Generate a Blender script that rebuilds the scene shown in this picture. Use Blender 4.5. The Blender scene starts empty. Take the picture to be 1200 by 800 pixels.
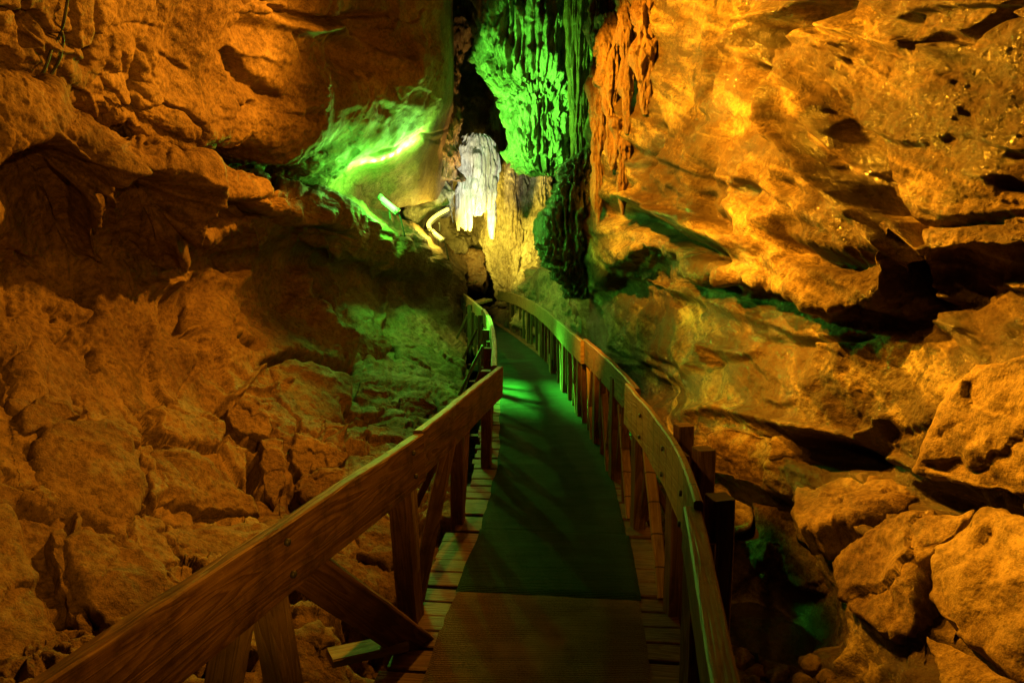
import bpy, math, random
import numpy as np
from mathutils import Vector
from mathutils.bvhtree import BVHTree

random.seed(7)
rng = np.random.default_rng(7)
SC = bpy.context.scene
COL = SC.collection
PI = math.pi

# ------------------------------------------------------------------ camera
CAM_Z = 1.6
PITCH = math.atan(100 / 800)
CP, SP = math.cos(PITCH), math.sin(PITCH)
cam_data = bpy.data.cameras.new('camera')
cam_data.sensor_width = 36.0
cam_data.lens = 24.0
cam_data.clip_start = 0.05
cam_data.clip_end = 200
cam = bpy.data.objects.new('camera', cam_data)
cam.location = (0, 0, CAM_Z)
cam.rotation_euler = (PI / 2 - PITCH, 0, 0)
COL.objects.link(cam)
SC.camera = cam


def ray(u, v):
    u = np.asarray(u, float); v = np.asarray(v, float)
    a = (u - 600) / 800.0
    b = (400 - v) / 800.0
    return np.stack([a, CP + b * SP, -SP + b * CP], -1)


def P(u, v, d):
    """point seen in direction (u, v) whose distance ahead of the camera along y is d"""
    r = ray(u, v)
    k = np.asarray(d, float) / r[..., 1]
    p = r * k[..., None]
    p[..., 2] += CAM_Z
    return p


def onz(u, v, z):
    r = ray(u, v)
    k = (z - CAM_Z) / r[..., 2]
    p = r * k[..., None]
    p[..., 2] += CAM_Z
    return p


# ------------------------------------------------------------------ noise
def _hash(ix, iy, iz, seed):
    h = (ix.astype(np.uint32) * np.uint32(374761393) + iy.astype(np.uint32) * np.uint32(668265263)
         + iz.astype(np.uint32) * np.uint32(2147483647) + np.uint32((seed * 974711 + 12345) & 0xffffffff))
    h = (h ^ (h >> np.uint32(13))) * np.uint32(1274126177)
    h = (h ^ (h >> np.uint32(15))) * np.uint32(2246822519)
    return h ^ (h >> np.uint32(16))


def vnoise(p, seed=0):
    """smooth value-gradient noise in about -1..1"""
    p = p.reshape(-1, 3)
    i = np.floor(p).astype(np.int64)
    f = p - i
    w = f * f * f * (f * (f * 6 - 15) + 10)
    out = np.zeros(len(p))
    i = i.astype(np.int32)
    for dx in (0, 1):
        wx = w[:, 0] if dx else 1 - w[:, 0]
        for dy in (0, 1):
            wy = w[:, 1] if dy else 1 - w[:, 1]
            for dz in (0, 1):
                wz = w[:, 2] if dz else 1 - w[:, 2]
                h = _hash(i[:, 0] + dx, i[:, 1] + dy, i[:, 2] + dz, seed)
                gx = (h & np.uint32(1023)).astype(float) / 511.5 - 1
                gy = ((h >> np.uint32(10)) & np.uint32(1023)).astype(float) / 511.5 - 1
                gz = ((h >> np.uint32(20)) & np.uint32(1023)).astype(float) / 511.5 - 1
                out += wx * wy * wz * (gx * (f[:, 0] - dx) + gy * (f[:, 1] - dy) + gz * (f[:, 2] - dz))
    return out * 1.6


def fbm(p, octaves=5, lac=2.03, gain=0.5, seed=0):
    p = p.reshape(-1, 3).copy()
    o = np.zeros(len(p)); a = 1.0
    for k in range(octaves):
        o += a * vnoise(p, seed + k * 17)
        p = p * lac + 13.7
        a *= gain
    return o


def ridged(p, octaves=4, lac=2.1, gain=0.5, seed=0):
    p = p.reshape(-1, 3).copy()
    o = np.zeros(len(p)); a = 1.0
    for k in range(octaves):
        o += a * (1 - np.abs(vnoise(p, seed + k * 31)) * 2)
        p = p * lac + 7.1
        a *= gain
    return o


def billow(p, octaves=4, lac=2.1, gain=0.5, seed=0):
    p = p.reshape(-1, 3).copy()
    o = np.zeros(len(p)); a = 1.0
    for k in range(octaves):
        o += a * (np.abs(vnoise(p, seed + k * 31)) * 2)
        p = p * lac + 5.3
        a *= gain
    return o


def voronoi(p, seed=0):
    """F1, F2 and the cell's random number"""
    p = p.reshape(-1, 3)
    i = np.floor(p).astype(np.int32)
    f1 = np.full(len(p), 9.0); f2 = np.full(len(p), 9.0); cid = np.zeros(len(p))
    for dx in (-1, 0, 1):
        for dy in (-1, 0, 1):
            for dz in (-1, 0, 1):
                c = i + np.array([dx, dy, dz], np.int32)
                h = _hash(c[:, 0], c[:, 1], c[:, 2], seed)
                q = np.stack([(h & np.uint32(1023)), (h >> np.uint32(10)) & np.uint32(1023), (h >> np.uint32(20)) & np.uint32(1023)], -1).astype(float) / 1023.0
                d = np.linalg.norm(c + q - p, axis=1)
                near = d < f1
                f2 = np.where(near, f1, np.minimum(f2, d))
                cid = np.where(near, (h % np.uint32(997)).astype(float) / 996.0, cid)
                f1 = np.where(near, d, f1)
    return f1, f2, cid


def sstep(a, b, x):
    t = np.clip((x - a) / (b - a), 0, 1)
    return t * t * (3 - 2 * t)


def pchip(x, xs, ys):
    """monotone cubic through (xs, ys); ys may have trailing axes"""
    x = np.asarray(x, float); xs = np.asarray(xs, float); ys = np.asarray(ys, float)
    h = np.diff(xs); sh = (-1,) + (1,) * (ys.ndim - 1)
    dl = np.diff(ys, axis=0) / h.reshape(sh)
    m = np.zeros_like(ys)
    m[0] = dl[0]; m[-1] = dl[-1]
    if len(xs) > 2:
        a, b = dl[:-1], dl[1:]
        ok = a * b > 0
        m[1:-1] = np.where(ok, 2 * a * b / np.where(ok, a + b, 1), 0)
    k = np.clip(np.searchsorted(xs, x, side='right') - 1, 0, len(xs) - 2)
    hh = h[k].reshape((-1,) + (1,) * (ys.ndim - 1))
    t = ((x - xs[k]) / h[k]).reshape(hh.shape)
    h00 = 2 * t**3 - 3 * t**2 + 1; h10 = t**3 - 2 * t**2 + t
    h01 = -2 * t**3 + 3 * t**2; h11 = t**3 - t**2
    return h00 * ys[k] + h10 * hh * m[k] + h01 * ys[k + 1] + h11 * hh * m[k + 1]


# ------------------------------------------------------------------ mesh helpers
def mesh_from(name, verts, faces, smooth=True, uvs=None):
    """verts n x 3, faces list/array of quads or tris"""
    me = bpy.data.meshes.new(name)
    verts = np.ascontiguousarray(verts, np.float32)
    if isinstance(faces, np.ndarray):
        nf, k = faces.shape
        loops = faces.reshape(-1).astype(np.int32)
        starts = (np.arange(nf) * k).astype(np.int32)
    else:
        loops = np.array([i for f in faces for i in f], np.int32)
        ln = np.array([len(f) for f in faces]); starts = np.concatenate([[0], np.cumsum(ln)[:-1]]).astype(np.int32)
        nf = len(faces)
    me.vertices.add(len(verts)); me.vertices.foreach_set('co', verts.reshape(-1))
    me.loops.add(len(loops)); me.loops.foreach_set('vertex_index', loops)
    me.polygons.add(nf); me.polygons.foreach_set('loop_start', starts)
    me.update(calc_edges=True)
    me.polygons.foreach_set('use_smooth', np.full(nf, smooth, bool))
    if uvs is not None:
        lay = me.uv_layers.new(name='UVMap')
        lay.data.foreach_set('uv', np.ascontiguousarray(np.asarray(uvs, np.float32)[loops].reshape(-1)))
    me.validate()
    return me


def link(name, me, mat=None, parent=None):
    o = bpy.data.objects.new(name, me)
    COL.objects.link(o)
    if mat is not None:
        me.materials.append(mat)
    if parent is not None:
        o.parent = parent
        o.matrix_parent_inverse = parent.matrix_world.inverted()
    return o


def tag(o, label=None, cat=None, group=None, kind=None):
    if label: o['label'] = label
    if cat: o['category'] = cat
    if group: o['group'] = group
    if kind: o['kind'] = kind
    return o


def empty(name, loc, label, cat, group=None):
    o = bpy.data.objects.new(name, None)
    o.empty_display_size = 0.1
    o.location = loc
    COL.objects.link(o)
    bpy.context.view_layer.update()
    return tag(o, label, cat, group)


def recentre(o):
    """origin at the base of the mesh"""
    me = o.data
    co = np.empty(len(me.vertices) * 3, np.float32); me.vertices.foreach_get('co', co); co = co.reshape(-1, 3)
    c = (co.min(0) + co.max(0)) / 2; c[2] = co[:, 2].min()
    co -= c
    me.vertices.foreach_set('co', co.reshape(-1)); me.update()
    o.location = Vector(c.tolist())
    return o


def grid_faces(nr, nc, wrap=False):
    r = np.arange(nr - 1)[:, None]; c = np.arange(nc if wrap else nc - 1)[None, :]
    c2 = (c + 1) % nc
    a = r * nc + c; b = r * nc + c2; d = (r + 1) * nc + c2; e = (r + 1) * nc + c
    return np.stack([a, e, d, b], -1).reshape(-1, 4)


def grid_normals(p):
    du = np.gradient(p, axis=1); dv = np.gradient(p, axis=0)
    n = np.cross(du, dv)
    n /= np.linalg.norm(n, axis=-1, keepdims=True) + 1e-12
    return n


def face_camera(p, n):
    s = np.sign(((np.array([0.0, 0, CAM_Z]) - p) * n).sum(-1))
    # one sign for the whole sheet, so that a fold keeps its side
    return n * (1 if np.median(s) >= 0 else -1)


# ------------------------------------------------------------------ materials
def nt(name):
    m = bpy.data.materials.new(name)
    m.use_nodes = True
    t = m.node_tree
    t.nodes.clear()
    out = t.nodes.new('ShaderNodeOutputMaterial')
    b = t.nodes.new('ShaderNodeBsdfPrincipled')
    t.links.new(b.outputs[0], out.inputs[0])
    return m, t, b


def N(t, kind, **kw):
    n = t.nodes.new(kind)
    for k, v in kw.items():
        if k.startswith('i_'):
            n.inputs[k[2:].replace('_', ' ')].default_value = v
        else:
            setattr(n, k, v)
    return n


def ramp(t, fac, stops):
    r = t.nodes.new('ShaderNodeValToRGB')
    e = r.color_ramp.elements
    while len(e) < len(stops): e.new(0.5)
    for k, (pos, c) in enumerate(stops):
        e[k].position = pos
        e[k].color = (c[0], c[1], c[2], 1) if not isinstance(c, (int, float)) else (c, c, c, 1)
    t.links.new(fac, r.inputs[0])
    return r.outputs[0]


def mixc(t, fac, a, b, mode='MIX'):
    m = t.nodes.new('ShaderNodeMix'); m.data_type = 'RGBA'; m.blend_type = mode
    if isinstance(fac, (int, float)): m.inputs[0].default_value = fac
    else: t.links.new(fac, m.inputs[0])
    for sock, val in ((m.inputs[6], a), (m.inputs[7], b)):
        if isinstance(val, tuple): sock.default_value = (*val, 1)
        else: t.links.new(val, sock)
    return m.outputs[2]


def math_node(t, op, a, b=None):
    m = t.nodes.new('ShaderNodeMath'); m.operation = op
    for k, v in enumerate((a, b)):
        if v is None: continue
        if isinstance(v, (int, float)): m.inputs[k].default_value = v
        else: t.links.new(v, m.inputs[k])
    return m.outputs[0]


def rock_material(name, light, mid, dark, rough=(0.35, 0.7), stretch=(1, 1, 1), bump=0.6, scale=1.0, stain=0.5, grain=0.5, spec=0.5, k=1.0, wet=0.0, tone=0.0, strata=0.0):
    light, mid, dark = (tuple(c * k for c in q) for q in (light, mid, dark))
    m, t, b = nt(name)
    tc = N(t, 'ShaderNodeNewGeometry')
    mp = N(t, 'ShaderNodeMapping'); mp.inputs['Scale'].default_value = tuple(s * scale for s in stretch)
    t.links.new(tc.outputs['Position'], mp.inputs[0])
    co = mp.outputs[0]
    def noise(sc, det=6, rg=0.6, dist=0.0, src=None):
        n = N(t, 'ShaderNodeTexNoise'); n.inputs['Scale'].default_value = sc; n.inputs['Detail'].default_value = det
        n.inputs['Roughness'].default_value = rg; n.inputs['Distortion'].default_value = dist
        t.links.new(src or co, n.inputs['Vector'])
        return n.outputs['Fac']
    big = noise(0.9, 6, 0.62, 0.4)
    med = noise(4.5, 8, 0.65, 0.3)
    fine = noise(26, 6, 0.7)
    gr = noise(110, 3, 0.6)
    col = ramp(t, big, [(0.38 + tone, dark), (0.53 + tone, mid), (0.68 + tone, light)])
    col = mixc(t, ramp(t, med, [(0.38, 0.0), (0.62, 1.0)]), mixc(t, 0.62, col, dark), col)
    col = mixc(t, math_node(t, 'MULTIPLY', ramp(t, fine, [(0.45, 0.0), (0.7, 1.0)]), grain), col, mixc(t, 0.5, col, light, 'SCREEN'))
    # dark mineral stains with hard-ish edges
    st = noise(2.2, 9, 0.72, 0.8)
    stm = math_node(t, 'MULTIPLY', ramp(t, st, [(0.57 - tone, 0.0), (0.63 - tone, 1.0)]), stain)
    col = mixc(t, stm, col, tuple(c * 0.35 for c in dark))
    # grit and fine mottling
    col = mixc(t, 1.0, col, ramp(t, fine, [(0.33, 0.5), (0.5, 0.95), (0.66, 1.0)]), 'MULTIPLY')
    col = mixc(t, 0.55, col, ramp(t, gr, [(0.34, 0.45), (0.52, 1.0), (0.66, 1.0)]), 'MULTIPLY')
    if strata:
        # dark mineral bands that follow the bedding of the wall
        sp = N(t, 'ShaderNodeSeparateXYZ'); t.links.new(tc.outputs['Position'], sp.inputs[0])
        sc_ = math_node(t, 'SUBTRACT', sp.outputs[2], math_node(t, 'MULTIPLY', sp.outputs[1], 0.43))
        cb = N(t, 'ShaderNodeCombineXYZ')
        t.links.new(math_node(t, 'MULTIPLY', sc_, 2.4), cb.inputs[0]); t.links.new(math_node(t, 'MULTIPLY', sp.outputs[1], 0.45), cb.inputs[1]); t.links.new(math_node(t, 'MULTIPLY', sp.outputs[0], 0.5), cb.inputs[2])
        sn = noise(1.0, 10, 0.68, 0.6, cb.outputs[0])
        col = mixc(t, math_node(t, 'MULTIPLY', ramp(t, sn, [(0.47, 1.0), (0.56, 0.0)]), strata), col, tuple(c * 0.45 for c in dark))
        col = mixc(t, ramp(t, sn, [(0.58, 0.0), (0.68, 0.6)]), col, tuple(min(1, c * 1.25) for c in light))
    # small pits
    vp = N(t, 'ShaderNodeTexVoronoi'); vp.inputs['Scale'].default_value = 30
    t.links.new(co, vp.inputs['Vector'])
    pit = ramp(t, vp.outputs['Distance'], [(0.08, 0.0), (0.3, 1.0)])
    t.links.new(col, b.inputs['Base Color'])
    rn = noise(3.2, 5, 0.7)
    rr = N(t, 'ShaderNodeMapRange'); rr.inputs[1].default_value = 0.35; rr.inputs[2].default_value = 0.65
    rr.inputs[3].default_value = rough[0]; rr.inputs[4].default_value = rough[1]
    t.links.new(rn, rr.inputs[0]); t.links.new(rr.outputs[0], b.inputs['Roughness'])
    b.inputs['Specular IOR Level'].default_value = spec
    h = math_node(t, 'ADD', math_node(t, 'MULTIPLY', med, 0.6), math_node(t, 'ADD', math_node(t, 'MULTIPLY', fine, 0.42), math_node(t, 'MULTIPLY', gr, 0.09)))
    h = math_node(t, 'ADD', h, math_node(t, 'MULTIPLY', pit, 0.06))
    bp = N(t, 'ShaderNodeBump'); bp.inputs['Strength'].default_value = bump; bp.inputs['Distance'].default_value = 0.08
    t.links.new(h, bp.inputs['Height']); t.links.new(bp.outputs[0], b.inputs['Normal'])
    if wet:
        wn = noise(1.3, 5, 0.65, 0.5)
        t.links.new(math_node(t, 'MULTIPLY', ramp(t, wn, [(0.49, 0.0), (0.58, 1.0)]), wet), b.inputs['Coat Weight'])
        b.inputs['Coat Roughness'].default_value = 0.17
        b.inputs['Coat IOR'].default_value = 1.6
        b2 = N(t, 'ShaderNodeBump'); b2.inputs['Strength'].default_value = 1.0; b2.inputs['Distance'].default_value = 0.08
        t.links.new(math_node(t, 'ADD', math_node(t, 'MULTIPLY', med, .5), math_node(t, 'MULTIPLY', fine, .6)), b2.inputs['Height'])
        t.links.new(b2.outputs[0], b.inputs['Coat Normal'])
    return m


def wood_material(name, light, dark, rough=0.6, stain=0.5, kerf=False):
    m, t, b = nt(name)
    uv = N(t, 'ShaderNodeTexCoord')
    oi = N(t, 'ShaderNodeObjectInfo')
    add = N(t, 'ShaderNodeVectorMath', operation='ADD')
    cmb = N(t, 'ShaderNodeCombineXYZ')
    r10 = math_node(t, 'MULTIPLY', oi.outputs['Random'], 37.0)
    t.links.new(r10, cmb.inputs[0]); t.links.new(r10, cmb.inputs[1])
    t.links.new(uv.outputs['UV'], add.inputs[0]); t.links.new(cmb.outputs[0], add.inputs[1])
    mp = N(t, 'ShaderNodeMapping'); mp.inputs['Scale'].default_value = (1.3, 13, 1)
    t.links.new(add.outputs[0], mp.inputs[0])
    # cathedral grain: rings of a slow field
    fld = N(t, 'ShaderNodeTexNoise'); fld.inputs['Scale'].default_value = 1.0; fld.inputs['Detail'].default_value = 2; fld.inputs['Distortion'].default_value = 0.4
    t.links.new(mp.outputs[0], fld.inputs['Vector'])
    rings = math_node(t, 'FRACT', math_node(t, 'MULTIPLY', fld.outputs['Fac'], 9.0))
    rg = ramp(t, rings, [(0.0, 1.0), (0.55, 0.45), (0.85, 0.0), (1.0, 1.0)])
    mp2 = N(t, 'ShaderNodeMapping'); mp2.inputs['Scale'].default_value = (4, 130, 1)
    t.links.new(add.outputs[0], mp2.inputs[0])
    fib = N(t, 'ShaderNodeTexNoise'); fib.inputs['Scale'].default_value = 1.0; fib.inputs['Detail'].default_value = 5
    t.links.new(mp2.outputs[0], fib.inputs['Vector'])
    blot = N(t, 'ShaderNodeTexNoise'); blot.inputs['Scale'].default_value = 6; blot.inputs['Detail'].default_value = 7; blot.inputs['Roughness'].default_value = 0.7
    t.links.new(add.outputs[0], blot.inputs['Vector'])
    col = mixc(t, rg, dark, light)
    col = mixc(t, ramp(t, fib.outputs['Fac'], [(0.35, 0.0), (0.65, 1.0)]), mixc(t, 0.5, col, dark), col)
    col = mixc(t, math_node(t, 'MULTIPLY', ramp(t, blot.outputs['Fac'], [(0.48, 0.0), (0.66, 1.0)]), stain), col, tuple(c * 0.3 for c in dark))
    col = mixc(t, ramp(t, blot.outputs['Fac'], [(0.28, 0.5), (0.36, 0.0)]), col, tuple(min(1, c * 1.5) for c in light))
    if kerf:
        # saw cuts across the back of the bent board have opened into dark lines
        sx = N(t, 'ShaderNodeSeparateXYZ'); t.links.new(uv.outputs['UV'], sx.inputs[0])
        wob = math_node(t, 'MULTIPLY', blot.outputs['Fac'], .12)
        fr = math_node(t, 'FRACT', math_node(t, 'ADD', math_node(t, 'MULTIPLY', sx.outputs[0], 6.2), wob))
        col = mixc(t, ramp(t, fr, [(0.0, 0.9), (0.035, 0.8), (0.06, 0.0), (1.0, 0.0)]), col, (0.02, 0.012, 0.006))
    t.links.new(col, b.inputs['Base Color'])
    b.inputs['Roughness'].default_value = rough
    b.inputs['Specular IOR Level'].default_value = 0.3
    h = math_node(t, 'ADD', math_node(t, 'MULTIPLY', fib.outputs['Fac'], 0.6), math_node(t, 'ADD', math_node(t, 'MULTIPLY', rg, 0.25), math_node(t, 'MULTIPLY', blot.outputs['Fac'], 0.5)))
    bp = N(t, 'ShaderNodeBump'); bp.inputs['Strength'].default_value = 0.5; bp.inputs['Distance'].default_value = 0.012
    t.links.new(h, bp.inputs['Height']); t.links.new(bp.outputs[0], b.inputs['Normal'])
    return m


def carpet_material(name, c1, c2):
    m, t, b = nt(name)
    g = N(t, 'ShaderNodeNewGeometry')
    n1 = N(t, 'ShaderNodeTexNoise'); n1.inputs['Scale'].default_value = 160; n1.inputs['Detail'].default_value = 3
    mp = N(t, 'ShaderNodeMapping'); mp.inputs['Scale'].default_value = (0.8, 9, 1)
    t.links.new(g.outputs['Position'], mp.inputs[0])
    n2 = N(t, 'ShaderNodeTexNoise'); n2.inputs['Scale'].default_value = 2.2; n2.inputs['Detail'].default_value = 7; n2.inputs['Roughness'].default_value = 0.75
    n3 = N(t, 'ShaderNodeTexNoise'); n3.inputs['Scale'].default_value = 3.0; n3.inputs['Detail'].default_value = 6
    t.links.new(g.outputs['Position'], n1.inputs['Vector']); t.links.new(mp.outputs[0], n2.inputs['Vector']); t.links.new(g.outputs['Position'], n3.inputs['Vector'])
    col = mixc(t, ramp(t, n2.outputs['Fac'], [(0.35, 0.0), (0.65, 1.0)]), c1, c2)
    col = mixc(t, ramp(t, n1.outputs['Fac'], [(0.35, 0.55), (0.6, 0.0)]), col, tuple(c * 0.25 for c in c1))
    col = mixc(t, ramp(t, n3.outputs['Fac'], [(0.5, 0.0), (0.75, 0.6)]), col, tuple(min(1, c * 1.7) for c in c2))
    t.links.new(col, b.inputs['Base Color'])
    b.inputs['Roughness'].default_value = 0.85
    b.inputs['Specular IOR Level'].default_value = 0.25
    wv = N(t, 'ShaderNodeTexWave'); wv.bands_direction = 'Y'; wv.inputs['Scale'].default_value = 22; wv.inputs['Distortion'].default_value = 1.2; wv.inputs['Detail'].default_value = 2
    t.links.new(g.outputs['Position'], wv.inputs['Vector'])
    h = math_node(t, 'ADD', math_node(t, 'MULTIPLY', n1.outputs['Fac'], 0.5), math_node(t, 'ADD', math_node(t, 'MULTIPLY', wv.outputs['Fac'], 0.25), n2.outputs['Fac']))
    bp = N(t, 'ShaderNodeBump'); bp.inputs['Strength'].default_value = 0.8; bp.inputs['Distance'].default_value = 0.012
    t.links.new(h, bp.inputs['Height']); t.links.new(bp.outputs[0], b.inputs['Normal'])
    return m


def plain(name, c, rough=0.5, metal=0.0):
    m, t, b = nt(name)
    g = N(t, 'ShaderNodeNewGeometry')
    n = N(t, 'ShaderNodeTexNoise'); n.inputs['Scale'].default_value = 40; n.inputs['Detail'].default_value = 4
    t.links.new(g.outputs['Position'], n.inputs['Vector'])
    t.links.new(mixc(t, n.outputs['Fac'], tuple(x * 0.7 for x in c), tuple(min(1, x * 1.25) for x in c)), b.inputs['Base Color'])
    b.inputs['Roughness'].default_value = rough; b.inputs['Metallic'].default_value = metal
    return m


def glow(name, c, s):
    m, t, b = nt(name)
    b.inputs['Base Color'].default_value = (0.02, 0.02, 0.02, 1)
    b.inputs['Emission Color'].default_value = (*c, 1)
    b.inputs['Emission Strength'].default_value = s
    return m


M_LEFT = rock_material('limestone_brown', k=0.82, wet=0, light=(0.36, 0.25, 0.13), mid=(0.27, 0.17, 0.08), dark=(0.12, 0.065, 0.03), rough=(0.55, 0.9), bump=0.55, stain=0.55, spec=0.3)
M_CEIL = rock_material('limestone_ceiling', k=0.9, wet=0, light=(0.40, 0.28, 0.15), mid=(0.28, 0.18, 0.085), dark=(0.11, 0.06, 0.03), rough=(0.5, 0.85), bump=0.6, stain=0.6, spec=0.35)
M_SLAB = rock_material('limestone_block', k=0.8, wet=0, light=(0.34, 0.235, 0.12), mid=(0.27, 0.175, 0.085), dark=(0.15, 0.085, 0.04), rough=(0.55, 0.9), bump=0.6, stain=0.4, scale=1.3, spec=0.3)
M_RIGHT = rock_material('wet_flowstone', k=1.0, wet=1.0, tone=0.02, strata=0.85, light=(0.46, 0.36, 0.19), mid=(0.29, 0.20, 0.09), dark=(0.08, 0.042, 0.018), rough=(0.5, 0.85), stretch=(1, 0.8, 1.0), bump=0.8, stain=0.9, spec=0.25)
M_BOULD = rock_material('wet_boulder', tone=0.02, k=1.0, wet=0.35, light=(0.36, 0.26, 0.13), mid=(0.25, 0.165, 0.07), dark=(0.085, 0.045, 0.02), rough=(0.5, 0.85), bump=0.55, stain=0.5, spec=0.25)
M_CURT = rock_material('calcite_curtain', k=0.75, wet=0.4, light=(0.66, 0.64, 0.50), mid=(0.48, 0.44, 0.34), dark=(0.16, 0.13, 0.08), rough=(0.25, 0.6), stretch=(1.8, 1.8, 0.8), bump=0.8, stain=0.9, scale=1.0)
M_WHITE = rock_material('white_calcite', (0.85, 0.82, 0.75), (0.74, 0.70, 0.62), (0.45, 0.38, 0.28), rough=(0.25, 0.55), stretch=(3, 3, 0.25), bump=0.15, stain=0.15)
M_TAN = rock_material('tan_calcite', (0.58, 0.48, 0.30), (0.42, 0.33, 0.18), (0.16, 0.11, 0.05), rough=(0.3, 0.6), stretch=(1.6, 1.6, 0.8), bump=0.7, stain=0.5)
M_RED = rock_material('rusty_calcite', k=0.7, wet=0.4, light=(0.40, 0.24, 0.11), mid=(0.28, 0.15, 0.06), dark=(0.11, 0.05, 0.02), rough=(0.3, 0.65), stretch=(2, 2, 0.7), bump=0.7, stain=0.5)
M_DRAPE = rock_material('dark_wet_calcite', k=1.9, wet=0.9, light=(0.16, 0.15, 0.09), mid=(0.10, 0.09, 0.05), dark=(0.04, 0.03, 0.015), rough=(0.12, 0.35), stretch=(3, 3, 0.7), bump=0.8, stain=0.4, spec=0.9)
M_FLOOR = rock_material('cave_gravel', k=0.6, wet=0.4, light=(0.24, 0.17, 0.09), mid=(0.16, 0.105, 0.05), dark=(0.06, 0.035, 0.018), rough=(0.35, 0.8), bump=0.9, stain=0.6, scale=1.6)
W_RAIL = wood_material('weathered_rail_wood', (0.24, 0.14, 0.055), (0.09, 0.042, 0.016), rough=0.5, stain=.85)
W_CURVE = wood_material('pale_rail_wood', (0.40, 0.27, 0.12), (0.25, 0.15, 0.06), rough=0.55, stain=0.35, kerf=True)
W_POST = wood_material('dark_post_wood', (0.20, 0.105, 0.045), (0.085, 0.04, 0.017), rough=0.6)
W_PALE = wood_material('pale_post_wood', (0.36, 0.26, 0.12), (0.20, 0.13, 0.05), rough=0.6)
W_DECK = wood_material('deck_wood', (0.22, 0.13, 0.06), (0.10, 0.05, 0.022), rough=0.55)
C_BROWN = carpet_material('brown_carpet', (0.12, 0.082, 0.040), (0.19, 0.13, 0.062))
C_GREEN = carpet_material('dark_green_carpet', (0.006, 0.034, 0.016), (0.011, 0.055, 0.027))
M_BLACK = plain('black_rubber', (0.02, 0.02, 0.02), 0.5)
M_METAL = plain('lamp_housing_metal', (0.06, 0.06, 0.055), 0.45, 0.3)


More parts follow.
